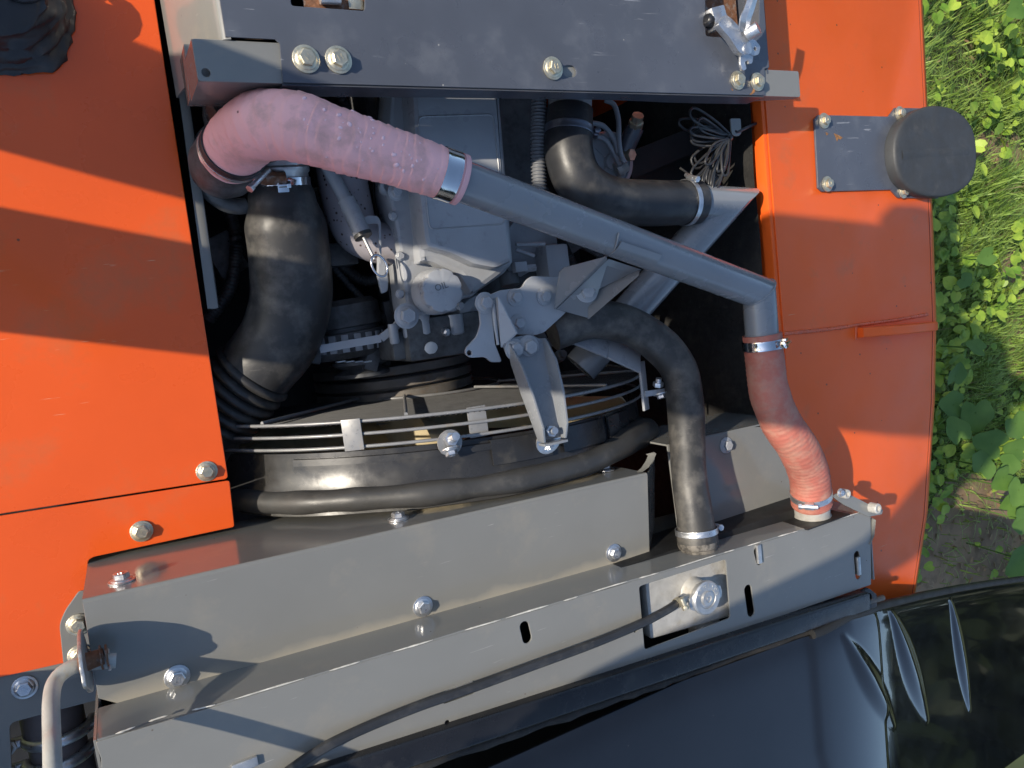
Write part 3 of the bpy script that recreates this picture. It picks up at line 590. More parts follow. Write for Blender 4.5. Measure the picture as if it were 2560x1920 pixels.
# saddle plate hugging the pipe and the two gusset wings
sa, sb = at(1530, 588, 0.09), at(1630, 622, 0.09); tx = (q1 - q0).normalized()
b = MB(); rg = []
up_ = V((0, 0, 1)); sd = tx.cross(up_).normalized()       # towards -Y side
for p in (sa, sb):
    rg.append([p + (up_ * math.cos(a) + sd * math.sin(a)) * r for r, aa in ((0.0288, range(0, 9)), (0.0312, range(8, -1, -1))) for a in [R(25 + 15 * kk) for kk in aa]])
b.loft(rg); b.done('saddle', GREYP, SP, 40)
sw = [at(1548, 582, 0.118), at(1544, 600, 0.117), at(1538, 620, 0.108), at(1528, 632, 0.092), at(1512, 642, 0.07)]
MB().tube(spline(sw, 0.003), 0.0016, 8).done('weld_bead', GREYP, SP, 60)
rh = thing('red_hose', 'dusty dark red silicone hose bending down to the radiator port', 'hose', at(1940, 1000, 0.05))
rp = [at(1905, 836, 0.083), at(1912, 900, 0.083), at(1923, 980, 0.083), at(1952, 1055, 0.082), at(1995, 1120, 0.078), at(2022, 1185, 0.064), at(2029, 1258, 0.050)]
P, RR = spline(rp, 0.002, [0.0325, 0.0325, 0.0335, 0.0345, 0.0355, 0.036, 0.036])
MB().tube(P, RR, 52, fn=tape(0.0092, 0.0012, 0.5)).done('hose_body', RED, rh, 70)
t0 = (P[6] - P[0]).normalized(); t1 = (P[-1] - P[-8]).normalized()
clamp(rh, P[9], t0, 0.0334, 0.016, CHROME, (0.45, 0.15, 1), 0.034)
clamp(rh, P[-12], t1, 0.0366, 0.012, ZINC, (-0.85, 0.0, 0.6), 0.03)
MB().lathe(P[-1] - t1 * 0.004, t1, [(0.0368, 0), (0.037, 0.003), (0.0362, 0.005), (0.033, 0.005)], 40).done('cuff', RED, rh, 50)
MB().lathe(P[-1], t1, [(0.032, 0), (0.032, 0.022), (0.034, 0.03), (0.034, 0.05)], 40).done('port_stub', CAST, rh, 40)

q = V((P[-1].x, cy(P[-1].x) + 0.0012, 0.052)); MB().box(q, (0.115, 0.002, 0.070)).done('dark_port_sheet', BAY, rc, 0)  # black sheet on the riser stands for the darkness inside the opening

# ================================================================== BLACK HOSES
bh = thing('upper_elbow_hose', 'black rubber elbow hose with light band clamps under the blue-grey plate', 'hose', at(1500, 480, -0.06))
hp = [at(1424, 275, -0.075), at(1422, 330, -0.072), at(1424, 392, -0.068), at(1452, 458, -0.062), at(1520, 500, -0.058), at(1620, 508, -0.055), at(1742, 506, -0.053)]
P, RR = spline(hp, 0.005, [0.0395, 0.0405, 0.041, 0.0415, 0.041, 0.040, 0.0395])
MB().tube(P, RR, 40, fn=lambda L, a, p: 0.0006 * mnoise.noise(p * 25)).done('hose_body', RUBBER, bh, 70)
t0 = (P[4] - P[0]).normalized(); t1 = (P[-1] - P[-6]).normalized()
clamp(bh, P[7], t0, 0.0412, 0.013, mat('blued_band', (0.25, 0.27, 0.32), 0.35, metal=0.8), (1, 0.1, 0.5), 0.024)
clamp(bh, P[-6], t1, 0.0405, 0.010, ZINC, (0.0, 1, 0.45), 0.03)
MB().lathe(P[0] - t0 * 0.10, t0, [(0.037, 0), (0.037, 0.12)], 36).done('inlet_pipe', ENG, bh, 40)
gp = thing('return_pipe', 'grey steel pipe with a mitred corner beyond the black elbow hose', 'pipe', at(1800, 520, -0.06))
a0, a1, a2 = at(1725, 506, -0.053), at(1812, 511, -0.053), at(1450, 920, -0.16)
b = MB(); mitre(b, a0, a1, a2, 0.0335); b.done('pipe', GREYP, gp, 30)

lh = thing('air_intake_hose', 'wide black rubber intake hose curving down beside the orange deck', 'hose', at(720, 700, -0.18))
hp = [at(700, 452, -0.175), at(706, 500, -0.180), at(716, 570, -0.19), at(726, 660, -0.205), at(728, 750, -0.22), at(700, 845, -0.24), at(640, 925, -0.262)]
P, RR = spline(hp, 0.006, [0.0440, 0.050, 0.0620, 0.0630, 0.0640, 0.064, 0.062])
MB().tube(P, RR, 44, fn=lambda L, a, p: 0.001 * mnoise.noise(p * 18)).done('hose_body', RUBD, lh, 70)
t1 = (P[-1] - P[-8]).normalized(); b = MB(); prof = []
for i in range(6 * 10 + 1):
    s = i / 10; ph_ = s - math.floor(s); prof.append((0.056 + 0.011 * (math.sin(math.pi * ph_) ** 0.7), 0.018 * s))
prof = [(0.058, -0.02)] + prof + [(0.058, 0.125), (0.058, 0.20)]
b.lathe(P[-1], t1, prof, 44); b.done('bellows', RUBD, lh, 60)
t0 = (P[0] - P[5]).normalized()
clamp(lh, P[0] - t0 * 0.006, t0, 0.0445, 0.020, CHROME, (-0.15, -0.25, 1), 0.012)
MB().tube([at(588, 447, -0.128), at(690, 445, -0.128)], 0.0042, 10).done('clamp_bolt', STEEL, lh, 50)
MB().lathe(at(650, 446, -0.128), (1, 0, 0.05), [(0.009, 0), (0.0105, 0.006), (0.0105, 0.02), (0.0085, 0.024), (0.0085, 0.036)], 8).done('rusty_nut', RUST, lh, 30)
MB().lathe(P[0], t0, [(0.043, -0.01), (0.043, 0.010), (0.0455, 0.013), (0.0455, 0.019), (0.042, 0.022), (0.042, 0.05)], 40).done('inlet_stub', STEEL, lh, 40)

ch_ = thing('coolant_hose', 'worn black coolant hose bending down into the grey radiator cover', 'hose', at(1690, 1000, 0.0))
hp = [at(1380, 830, -0.09), at(1470, 800, -0.075), at(1560, 810, -0.06), at(1640, 855, -0.045), at(1695, 920, -0.03), at(1712, 1000, -0.012), at(1718, 1100, 0.008), at(1724, 1200, 0.024), at(1737, 1290, 0.034), at(1744, 1352, 0.038)]
P, RR = spline(hp, 0.006, [0.0335, 0.0335, 0.034, 0.034, 0.0335, 0.0325, 0.0315, 0.0305, 0.0310, 0.0345])
MB().tube(P, RR, 40, fn=lambda L, a, p: 0.0012 * mnoise.noise(p * 16)).done('hose_body', RUBD, ch_, 70)
t1 = (P[-1] - P[-6]).normalized()
clamp(ch_, P[-4], t1, 0.0352, 0.010, ZINC, (1, -0.1, 0.1), 0.022)
MB().lathe(P[-1], t1, [(0.0345, -0.002), (0.035, 0.004), (0.034, 0.010), (0.031, 0.012), (0.031, 0.03)], 36).done('cracked_cuff', mat('dried_cracked_rubber', (0.16, 0.145, 0.125), 0.75, var=0.35, vscale=40, dirt=((0.05, 0.045, 0.04), 0.5, 0.6, 50), bump=0.6, bscale=120), ch_, 40)

# ================================================================== AIR GUIDE PLATE beside the coolant hose
ag = thing('air_guide', 'light grey bolted air guide plate between coolant hose and red hose', 'plate', at(1850, 1180, -0.03))
gz = -0.03
gpts = flat([(1668, 1112), (1885, 1068), (1990, 1062), (1990, 1268), (1695, 1322)], gz)
plate('guide_top', rounded(gpts, 0.004), gz, 0.003, GREY, ag, bevel=0.0008)
gl = gpts[0]; gr = (gpts[2][0], gpts[1][1])
b = MB(); b.loft([[V((x, y + 0.0002, gz - 0.001)), V((x, y + 0.0003, gz - 0.16)), V((x, y - 0.003, gz - 0.16)), V((x, y - 0.003, gz - 0.001))] for x, y in (gl, gr)]); b.done('guide_face', GREY, ag, 40)
bolt(ag, at(1815, 1113, gz + 0.001), kind='paint', s=1.0)
MB().box((gpts[3][0] - 0.1, cy(1.0) + 0.04, -0.10), (0.20, 0.004, 0.10)).done('guide_foot', BAY, ag, 0)

# ================================================================== FAN SIDE: shroud, seal, fan, guard, pulley
FX, FZ, FR = 0.545, -0.50, 0.48
KY = -0.045
fy = lambda x, y0: y0 + KY * (x - FX)
def arc(y0, r, a0=8, a1=172, n=90, cx=FX, wob=0):
    return [V((cx + r * math.cos(R(a0 + (a1 - a0) * i / n)), fy(cx + r * math.cos(R(a0 + (a1 - a0) * i / n)), y0), FZ + r * math.sin(R(a0 + (a1 - a0) * i / n)) + wob * mnoise.noise(V((i * 0.13, y0 * 40, 2))))) for i in range(n + 1)]
sh = thing('fan_shroud', 'black plastic fan shroud ring behind the wire guard', 'shroud', (FX, -0.24, FZ))
def band(name, secs, m, par, n=120, a0=-20, a1=200, wob=0.0):
    """ring section swept round the fan axis: secs = list of (radius, y offset)"""
    b = MB(); rr = []
    for i in range(n + 1):
        a = R(a0 + (a1 - a0) * i / n); ring = []
        for r, y in secs:
            r2 = r + wob * mnoise.noise(V((math.cos(a) * 6, math.sin(a) * 6, y * 30))); x = FX + r2 * math.cos(a)
            ring.append(V((x, fy(x, y), FZ + r2 * math.sin(a))))
        rr.append(ring)
    b.loft(rr); return b.done(name, m, par, 45)
band('collar', [(0.462, -0.214), (0.466, -0.214), (0.468, -0.238), (0.470, -0.262), (0.476, -0.276), (0.470, -0.278), (0.464, -0.263), (0.462, -0.238)], PLAST, sh, wob=0.0015)
band('collar_step', [(0.4665, -0.222), (0.4725, -0.2225), (0.4735, -0.2325), (0.4685, -0.2330)], PLAST, sh, a0=96, a1=135)
band('outer_flange', [(0.463, -0.278), (0.463, -0.300), (0.440, -0.301), (0.440, -0.278)], PLAST, sh, wob=0.001)
for a0_, a1_ in ((84, 97), (68, 81), (56, 66)):
    band('mounting_tab', [(0.4695, -0.218), (0.4735, -0.218), (0.4765, -0.258), (0.4725, -0.258)], PLAST, sh, n=16, a0=a0_, a1=a1_)
se = thing('rubber_seal', 'fat grey-black rubber seal tube around the fan shroud', 'seal', (FX, -0.27, FZ))
b = MB(); sp_ = []
for i in range(141):
    a = R(150 - 138 * i / 140); r = 0.474 + 0.005 * mnoise.noise(V((i * 0.07, 3, 3))); x = FX + r * math.cos(a)
    lift = 0.016 * math.exp(-((math.degrees(a) - 55) / 14) ** 2)
    sp_.append(V((x, fy(x, -0.288) + 0.004 * mnoise.noise(V((i * 0.05, 9, 1))) + lift * 1.2, FZ + r * math.sin(a) + lift)))
b.tube(sp_, [0.0185 + 0.003 * mnoise.noise(V((i * 0.11, 0, 5))) + 0.010 * math.exp(-((150 - 138 * i / 140 - 50) / 14) ** 2) for i in range(141)], 18, fn=lambda L, a, p: 0.0008 * mnoise.noise(p * 30)); b.done('seal_tube', SEALR, se, 70)
b = MB(); b.loft([[p + V((0, -0.008, -0.012)), p + V((0, -0.024, -0.006)), p + V((0, -0.026, -0.010)), p + V((0, -0.010, -0.02))] for p in sp_]); b.done('seal_lip', SEALR, se, 50)
fan = thing('cooling_fan', 'cream plastic cooling fan behind the wire guard', 'fan', (FX, -0.24, FZ))
MB().lathe((FX, -0.205, FZ), (0, -1, 0), [(0.10, 0), (0.12, 0.01), (0.12, 0.07), (0.10, 0.08)], 40).done('hub', FAN, fan, 40)
for kk in range(7):
    g = 2 * math.pi * kk / 7 + R(48 - 360 / 7); b = MB(); rr = []
    for i in range(9):
        r = 0.11 + 0.345 * i / 8; tw = R(52 - 26 * i / 8); chord = 0.075 + 0.075 * i / 8; ring = []
        for sgn, off in ((-1, 0), (-0.3, 0.012), (0.4, 0.012), (1, 0), (0.4, 0.008), (-0.3, 0.008)):
            tang = sgn * chord / 2; aa = g + (tang * math.cos(tw)) / r; ring.append(V((FX + r * math.cos(aa), -0.236 + tang * math.sin(tw) + off, FZ + r * math.sin(aa))))
        rr.append(ring)
    b.loft(rr); b.done('blade', FAN, fan, 50)
gd = thing('fan_guard', 'grey wire fan guard with hoops and black expanded mesh', 'guard', (FX, -0.18, FZ))
YG = (-0.166, -0.1855, -0.205)
for y in YG: MB().tube(arc(y, FR, 2, 178), 0.0027, 10).done('hoop', WIRE, gd, 60)
MB().tube(arc(YG[0], 0.185, -170, 190, 60), 0.0032, 8).done('inner_ring', WIRE, gd, 60)
for a in (35, 66, 112, 140):
    p = [V((FX + r * math.cos(R(a + da)), fy(FX + r * math.cos(R(a + da)), YG[0] + 0.004), FZ + r * math.sin(R(a + da)))) for r, da in ((0.185, 4), (FR - 0.002, 0))]
    MB().tube(p, 0.003, 8).done('spoke', WIRE, gd, 60)
# expanded metal: two families of flattened wires clipped to the ring
b = MB(); sl_ = 0.62
for fam in (-1, 1):
    for i in range(-90, 91):
        x0 = FX + i * 0.0115; seg = []
        for j in range(260):
            zz = FZ - 0.02 + j * 0.002; xx = x0 + fam * (zz - FZ) / sl_
            rad = math.hypot(xx - FX, zz - FZ)
            ok = 0.187 < rad < FR - 0.001 and zz > FZ + 0.02
            if ok: seg.append(V((xx, fy(xx, YG[0] - 0.0035) + 0.0006 * fam, zz)))
            if (not ok or j == 259) and len(seg) > 1:
                b.bar(seg[0], seg[-1], 0.0008, 0.0020, up=(0, 0, 1)); seg = []
            elif not ok: seg = []
b.done('mesh_screen', MESHM, gd, 0, kind='stuff')
for px_, top in ((826, 1052), (1163, 1022), (1374, 990)):
    q = aty(px_, top + 30, YG[1]); r = FR + (0.0045 if px_ != 1163 else -0.0055); ang = math.acos(max(-1, min(1, (q.x - FX) / r))); cpt = V((FX + r * math.cos(ang), fy(q.x, (YG[0] + YG[2]) / 2), FZ + r * math.sin(ang)))
    tn = V((-math.sin(ang), 0, math.cos(ang))) * -1; nr = V((math.cos(ang), 0, math.sin(ang))); wd = 0.030 if px_ != 1374 else 0.022
    MB().box(cpt, (wd, 0.048, 0.004), M((tn, V((0, 1, 0)), nr)).transposed()).done('guard_plate', WIRE, gd, 30, 0.001)
q = V((FX + FR * math.cos(R(13)), 0, FZ + FR * math.sin(R(13))))
# bolted lugs between guard and shroud
for px_, py_, zz in ((1126, 1107, -0.022),):
    c = at(px_, py_, zz); MB().lathe(c - V((0, 0, 0.004)), (0, 0, 1), [(0.020, 0), (0.020, 0.003), (0.014, 0.0035)], 24).done('lug', WIRE, gd, 30)
    stud(gd, c + V((0, 0.004, 0.0)), (0.0, 0.35, 1), 1.15, 0.020, ZINC); bolt(gd, c + V((0, -0.011, -0.004)), (0, -0.9, 0.45), s=1.0)
pl = thing('drive_pulley', 'worn steel drive pulley with belt grooves ahead of the fan', 'pulley', (0.50, -0.06, FZ))
prof = [(0.0, 0.0), (0.10, 0.0), (0.160, 0.006)]
for i in range(3): h = 0.006 + i * 0.024; prof += [(0.164, h + 0.001), (0.164, h + 0.0165), (0.161, h + 0.018), (0.142, h + 0.0195), (0.142, h + 0.0225), (0.161, h + 0.0238)]
prof += [(0.164, 0.0795), (0.162, 0.093), (0.12, 0.096), (0.06, 0.098)]
MB().lathe((0.505, -0.095, FZ), (0, -1, 0), prof, 80).done('pulley_wheel', PULL, pl, 30)
MB().lathe((0.515, -0.105, FZ), (0, -1, 0), [(0.10, 0.075), (0.10, 0.092), (0.092, 0.098), (0.092, 0.11), (0.10, 0.115)], 50).done('fan_hub', ENG, pl, 40)
MB().tube([V((0.505 + 0.1535 * math.cos(R(a)), -0.125, FZ + 0.1535 * math.sin(R(a)))) for a in range(-30, 200, 5)], 0.005, 8).done('drive_belt', RUBBER, pl, 50)

# ================================================================== ENGINE
en = thing('engine', 'grey painted diesel engine with a rocker cover in the middle of the bay', 'engine', (0.55, 0.15, -0.7))
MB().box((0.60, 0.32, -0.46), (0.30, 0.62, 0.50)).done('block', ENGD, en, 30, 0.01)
low = flat([(985, 150), (972, 330), (968, 470), (988, 560), (1006, 676), (1013, 752), (1021, 791), (1090, 786), (1144, 778), (1158, 748), (1182, 742), (1196, 729), (1262, 684), (1284, 656), (1275, 540), (1243, 150)], -0.135)
plate('cover_base', rounded(low, 0.004), -0.135, 0.07, ENG, en, bevel=0.006)
mid = flat([(1012, 150), (1028, 420), (1044, 590), (1048, 660), (1075, 655), (1150, 690), (1180, 738), (1198, 728), (1260, 682), (1282, 655), (1274, 540), (1244, 150)], -0.112)
plate('cover_shoulder', rounded(mid, 0.006), -0.112, 0.05, ENG, en, bevel=0.010)
hi = flat([(1026, 150), (1042, 420), (1060, 590), (1068, 618), (1128, 634), (1188, 662), (1240, 672), (1281, 654), (1272, 540), (1244, 150)], -0.085)
plate('rocker_cover', rounded(hi, 0.006), -0.085, 0.05, ENG, en, bevel=0.008)
for lp in ([(1045, 292), (1232, 286), (1262, 560), (1074, 574)],):
    q = [V((x, y, -0.0848)) for x, y in rounded(flat(lp, -0.085), 0.010)]; MB().tube(q + [q[0]], 0.0013, 6, caps=False).done('embossed_line', ENG, en, 60)
cpt = at(1101, 727, -0.085)
MB().lathe(cpt - V((0, 0, 0.012)), (0, 0, 1), [(0.037, -0.02), (0.037, 0.002), (0.0335, 0.010)], 40).done('filler_boss', ENG, en, 50)
oc = MB(); oc.lathe(cpt, (0, 0, 1), [(0.0345, -0.006), (0.0350, 0.006), (0.0335, 0.0095), (0.030, 0.0105), (0.0, 0.0105)], 72, fn=lambda a, h: 1 - 0.085 * max(0, math.cos(a * 8)) ** 3)
oc = oc.done('oil_cap', ENG, en, 40)
letters('OIL', 0.015, mat('shadowed_mark', (0.13, 0.135, 0.14), 0.5), oc, M.Translation(cpt + V((-0.002, 0.006, 0.0106))) @ M.Rotation(R(12), 4, 'Z'), depth=0.0004)
for p, s_ in (((1016, 790), 1.35), ((990, 480), 0.9)): bolt(en, at(*p, -0.118), s=s_, kind='paint')
lowg = [(x, y) for x, y in low]; gc = V((sum(p[0] for p in low) / len(low), sum(p[1] for p in low) / len(low)))
plate('gasket', rounded([tuple(gc + (V(p) - gc) * 1.012) for p in low], 0.004), -0.206, 0.003, BAY, en, bevel=0.0005)
for p in ((1000, 640), (982, 540), (1150, 765), (978, 400), (1000, 735)): bolt(en, at(*p, -0.1345), s=0.62, kind='paint', washer=False)
# lifting eye, side ribs and castings down the left flank
b = MB(); b.lathe(at(964, 470, -0.14), (0, 0, 1), [(0.012, 0), (0.012, 0.01), (0.007, 0.011), (0.007, 0.002)], 24); b.done('eye_boss', ENG, en, 40)
for i, yy in enumerate((500, 545, 590, 640)):
    q = at(982 + i * 6, yy, -0.16); MB().box(q, (0.012, 0.016, 0.04)).done('side_rib', ENG, en, 30, 0.002)
lug = flat([(945, 640), (962, 640), (972, 700), (970, 728), (955, 735), (944, 690)], -0.15)
plate('lifting_lug', rounded(lug, 0.004), -0.15, 0.008, ENG, en, bevel=0.002)
for p, r, l_ in (((1060, 818), 0.012, 0.030), ((1137, 815), 0.016, 0.032), ((1020, 825), 0.009, 0.03), ((985, 840), 0.008, 0.03)):
    q = at(*p, -0.17); MB().lathe(q + V((0, 0.02, 0)), (0, -1, 0), [(r, 0), (r, l_), (r * 0.8, l_ + 0.003)], 20).done('casting_boss', ENG, en, 40)
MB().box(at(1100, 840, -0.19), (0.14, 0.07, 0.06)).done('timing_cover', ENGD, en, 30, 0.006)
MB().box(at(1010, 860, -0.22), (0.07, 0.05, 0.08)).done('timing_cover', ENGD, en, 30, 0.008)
MB().lathe(at(1078, 872, -0.16), (0, -0.25, 1), [(0.012, -0.05), (0.012, 0), (0.009, 0.002)], 16).done('white_plug', WHITE, en, 40)
MB().lathe(at(1118, 832, -0.15), (0, -0.3, 1), [(0.007, -0.02), (0.007, 0.0), (0.004, 0.003)], 6).done('drain_plug', ZINC, en, 30)
MB().lathe(at(1330, 620, -0.20), (0.1, -0.25, 1), [(0.062, -0.1), (0.062, -0.004), (0.057, 0.0)], 40).done('pump_housing', ENG, en, 40)
for a, q in (((1290, 612), (1362, 610)), ((1290, 625), (1335, 640))): MB().tube([at(*a, -0.16), at(*q, -0.15)], 0.0042, 8).done('fuel_line', ENG, en, 50)
MB().box(at(1298, 668, -0.15), (0.024, 0.018, 0.018)).done('fuel_fitting', ENG, en, 30, 0.002); MB().lathe(at(1312, 672, -0.15), (1, 0, 0.2), [(0.007, 0), (0.007, 0.02)], 6).done('fuel_nut', ENG, en, 30)
MB().lathe(at(1272, 698, -0.17), (0, -1, 0.2), [(0.018, -0.01), (0.018, 0.012), (0.012, 0.014)], 24).done('side_boss', ENGD, en, 40)
MB().box(at(1380, 660, -0.19), (0.05, 0.07, 0.05)).done('bracket_block', ENG, en, 30, 0.008)
MB().lathe(at(1195, 800, -0.18), (0.2, -0.3, 1), [(0.045, -0.05), (0.045, 0), (0.040, 0.004), (0.03, 0.004), (0.028, 0)], 36).done('water_pump', ENG, en, 40)
random.seed(5)
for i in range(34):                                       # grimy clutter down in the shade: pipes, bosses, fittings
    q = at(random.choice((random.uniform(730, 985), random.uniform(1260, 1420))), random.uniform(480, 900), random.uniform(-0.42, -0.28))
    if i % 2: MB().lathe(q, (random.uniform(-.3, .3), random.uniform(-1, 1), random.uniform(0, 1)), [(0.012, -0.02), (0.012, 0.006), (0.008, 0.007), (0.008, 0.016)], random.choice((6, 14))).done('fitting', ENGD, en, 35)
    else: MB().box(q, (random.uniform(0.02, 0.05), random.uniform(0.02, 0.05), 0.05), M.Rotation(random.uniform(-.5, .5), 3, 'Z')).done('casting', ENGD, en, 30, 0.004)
wh = thing('wiring_harness', 'black corrugated wiring harness and thin pipes down in the dark engine gaps', 'wiring', at(860, 700, -0.34))
for pts, r in (([(790, 470), (800, 560), (835, 640), (905, 700), (960, 690)], 0.009), ([(770, 560), (845, 680), (930, 770), (1000, 830)], 0.006), ([(1300, 500), (1330, 560), (1400, 600), (1440, 680)], 0.009), ([(1400, 590), (1500, 640), (1560, 720)], 0.007), ([(1650, 620), (1620, 760), (1560, 830)], 0.008), ([(560, 480), (590, 600), (575, 720), (520, 800)], 0.010), ([(850, 240), (900, 330), (960, 400)], 0.008)):
    P = spline([at(x, y, -0.30 - 0.02 * (i % 2)) for i, (x, y) in enumerate(pts)], 0.0015)
    MB().tube(P, r, 12, fn=lambda L, a, p: 0.0009 * math.sin(L * 2 * math.pi / 0.006)).done('conduit', MATS['grimy_engine_paint'] if r < 0.0085 else RUBD, wh, 80)
for p in ((835, 640), (1400, 600), (590, 600)): MB().lathe(at(*p, -0.30), (0.3, -1, 0.2), [(0.0115, -0.004), (0.0125, -0.003), (0.0125, 0.003), (0.0115, 0.004)], 18).done('cable_tie', PLAST, wh, 40)
for p, sz in (((1480, 560), (0.05, 0.04, 0.03)), ((1700, 640), (0.06, 0.03, 0.05)), ((560, 640), (0.05, 0.07, 0.04))): MB().box(at(*p, -0.36), sz, M.Rotation(0.4, 3, 'Z')).done('connector', ENGD, wh, 30, 0.004)
tu = thing('turbocharger', 'dark grey cast turbocharger housing at the end of the pink hose', 'turbocharger', at(580, 360, -0.1))
tc_ = at(584, 380, -0.118); ta = (V(pp[0]) - V(pp[1])).normalized()
MB().lathe(tc_ - ta * 0.01, ta, [(0.036, -0.01), (0.044, 0.0), (0.046, 0.012), (0.048, 0.03), (0.048, 0.055), (0.04, 0.075)], 40).done('compressor_housing', ENGD, tu, 40)
b = MB(); b.tube([tc_ + V((0.048 * math.cos(t * 0.1) + 0.012, 0.056 * math.sin(t * 0.1) - 0.006, -0.085)) for t in range(8, 50)], [0.022 - 0.0002 * t for t in range(8, 50)], 16); b.done('volute', ENGD, tu, 60)
for p in ((548, 335), (600, 305)): MB().box(at(*p, -0.085), (0.020, 0.016, 0.012), M.Rotation(0.4, 3, 'Z')).done('clamp_dog', ENG, tu, 30, 0.002)
MB().lathe(at(545, 348, -0.09), (0, -1, 0.4), [(0.007, -0.01), (0.007, 0.006)], 6).done('dog_bolt', ENG, tu, 30)
MB().lathe(at(660, 235, -0.09), (0, 0.2, 1), [(0.075, -0.08), (0.075, -0.01), (0.072, -0.004), (0.06, 0.0), (0.055, -0.006)], 44).done('air_filter_end', PLAST, tu, 40)
ex = thing('exhaust_elbow', 'rust-spotted pale exhaust elbow beside the rocker cover', 'exhaust', at(900, 560, -0.2))
P, RR = spline([at(838, 300, -0.20), at(850, 400, -0.20), at(866, 500, -0.20), at(890, 572, -0.20), at(940, 606, -0.19), at(1000, 612, -0.18)], 0.008, [0.04, 0.04, 0.04, 0.038, 0.034, 0.034])
MB().tube(P, RR, 28).done('elbow', SPOT, ex, 70)
plate('heat_shield', rounded(flat([(905, 545), (925, 538), (944, 540), (952, 552), (955, 660), (950, 660), (946, 558), (915, 560)], -0.135), 0.004), -0.135, 0.004, ENG, ex)
dp = thing('dipstick', 'thin grey dipstick tube with a bright wire ring handle', 'dipstick', at(900, 580, -0.12))
MB().tube([at(812, 405, -0.16), at(868, 505, -0.145)], 0.0105, 16).done('guide_tube', ENG, dp, 50)
MB().tube([at(866, 500, -0.145), at(908, 590, -0.13)], 0.0138, 16).done('grip_sleeve', ENG, dp, 50)
MB().lathe(at(908, 590, -0.13), at(912, 600, -0.128) - at(902, 580, -0.132), [(0.0145, -0.004), (0.0145, 0.002), (0.006, 0.003)], 20).done('seal', RUBBER, dp, 40)
MB().tube([at(909, 594, -0.125), at(936, 648, -0.115)], 0.0028, 8).done('stick', STEEL, dp, 50)
rc0 = at(948, 664, -0.112); b = MB(); b.tube([rc0 + V((0.010 * math.cos(t) + 0.006 * math.sin(t), 0.012 * math.sin(t) - 0.012 * math.cos(t), 0.002 * math.cos(t))) for t in [0.2 * k for k in range(33)]], 0.0018, 8); b.done('ring_handle', CHROME, dp, 60)
al = thing('alternator', 'grimy grey alternator with vent slots in the shade beside the intake hose', 'alternator', at(860, 830, -0.3))
ac = at(858, 800, -0.31)
MB().lathe(ac, (0.05, -1, 0), [(0.055, -0.035), (0.066, -0.025), (0.066, 0.012), (0.060, 0.014), (0.060, 0.020), (0.068, 0.022), (0.068, 0.055), (0.058, 0.066), (0.03, 0.068)], 40).done('body', ENGD, al, 35)
for i in range(7):
    g = R(35 + i * 18); MB().box(ac + V((0.068 * math.cos(g), -0.04, 0.068 * math.sin(g))), (0.006, 0.03, 0.012), M.Rotation(-g, 3, 'Y')).done('cooling_rib', ENG, al, 30, 0.001)
MB().lathe(ac + V((0.02, -0.075, 0)), (0, -1, 0), [(0.05, 0), (0.05, 0.006), (0.035, 0.014), (0.05, 0.022), (0.05, 0.028)], 32).done('alternator_pulley', ENGD, al, 35)
b = MB(); sp3 = [at(800, 873, -0.22), at(860, 862, -0.21), at(952, 846, -0.195), at(985, 820, -0.18), at(1010, 793, -0.15)]
for a, q in zip(sp3, sp3[1:]): b.bar(a, q, 0.013, 0.004)
st_ = b.done('adjuster_strap', ENG, al, 30)
for i in range(4):
    q = at(840 + i * 22, 905, -0.235); b = MB(); b.tube([q, q + V((0, 0, 0.012)), q + V((0.012, 0, 0.012)), q + V((0.012, 0, 0))], 0.0015, 6); b.done('wire_clip', STEEL, al, 50)

# ---------------------------------------------------------------- bracket cluster over the engine front
bk = thing('engine_bracket', 'grey steel bracket plate with four bolts in front of the rocker cover', 'bracket', at(1300, 780, -0.05))
bz = -0.050
plate('bracket_plate', rounded(flat([(1186, 760), (1214, 742), (1252, 725), (1304, 720), (1316, 700), (1330, 690), (1400, 693), (1435, 720), (1425, 770), (1410, 786), (1362, 830), (1340, 838), (1290, 836), (1220, 800)], bz), 0.005), bz, 0.005, ENG, bk, bevel=0.001)
for p, s_ in (((1288, 744), 0.95), ((1361, 742), 0.95), ((1296, 808), 0.95)): bolt(bk, at(*p, bz + 0.0008), kind='paint', s=s_)
er = rounded(flat([(1196, 758), (1204, 738), (1224, 742), (1228, 760), (1238, 860), (1256, 905), (1228, 906), (1214, 892), (1176, 895), (1163, 884), (1165, 870), (1192, 842), (1202, 810)], bz + 0.010), 0.006)
plate('ear_plate', er, bz + 0.010, 0.005, ENG, bk, holes=[slot(at(1174, 882, bz + .01), at(1174, 882, bz + .01), 0.0042)], bevel=0.001)
bolt(bk, at(1212, 757, bz + 0.0106), kind='paint', s=1.1)
wl = [at(1234, 750, bz + 0.012), at(1237, 800, bz + 0.012), at(1245, 862, bz + 0.012)]
MB().tube(spline(wl, 0.004), 0.0032, 8, fn=lambda L, a, p: 0.0007 * math.sin(L * 1500)).done('weld_bead', ENG, bk, 60)
b = MB(); e = [at(1236, 745, bz + 0.012), at(1244, 742, bz + 0.036), at(1290, 832, bz + 0.034), at(1252, 868, bz + 0.012)]
b.loft([[p for p in e], [p + V((0.003, -0.001, 0)) for p in e]]); b.done('web', ENG, bk, 30)
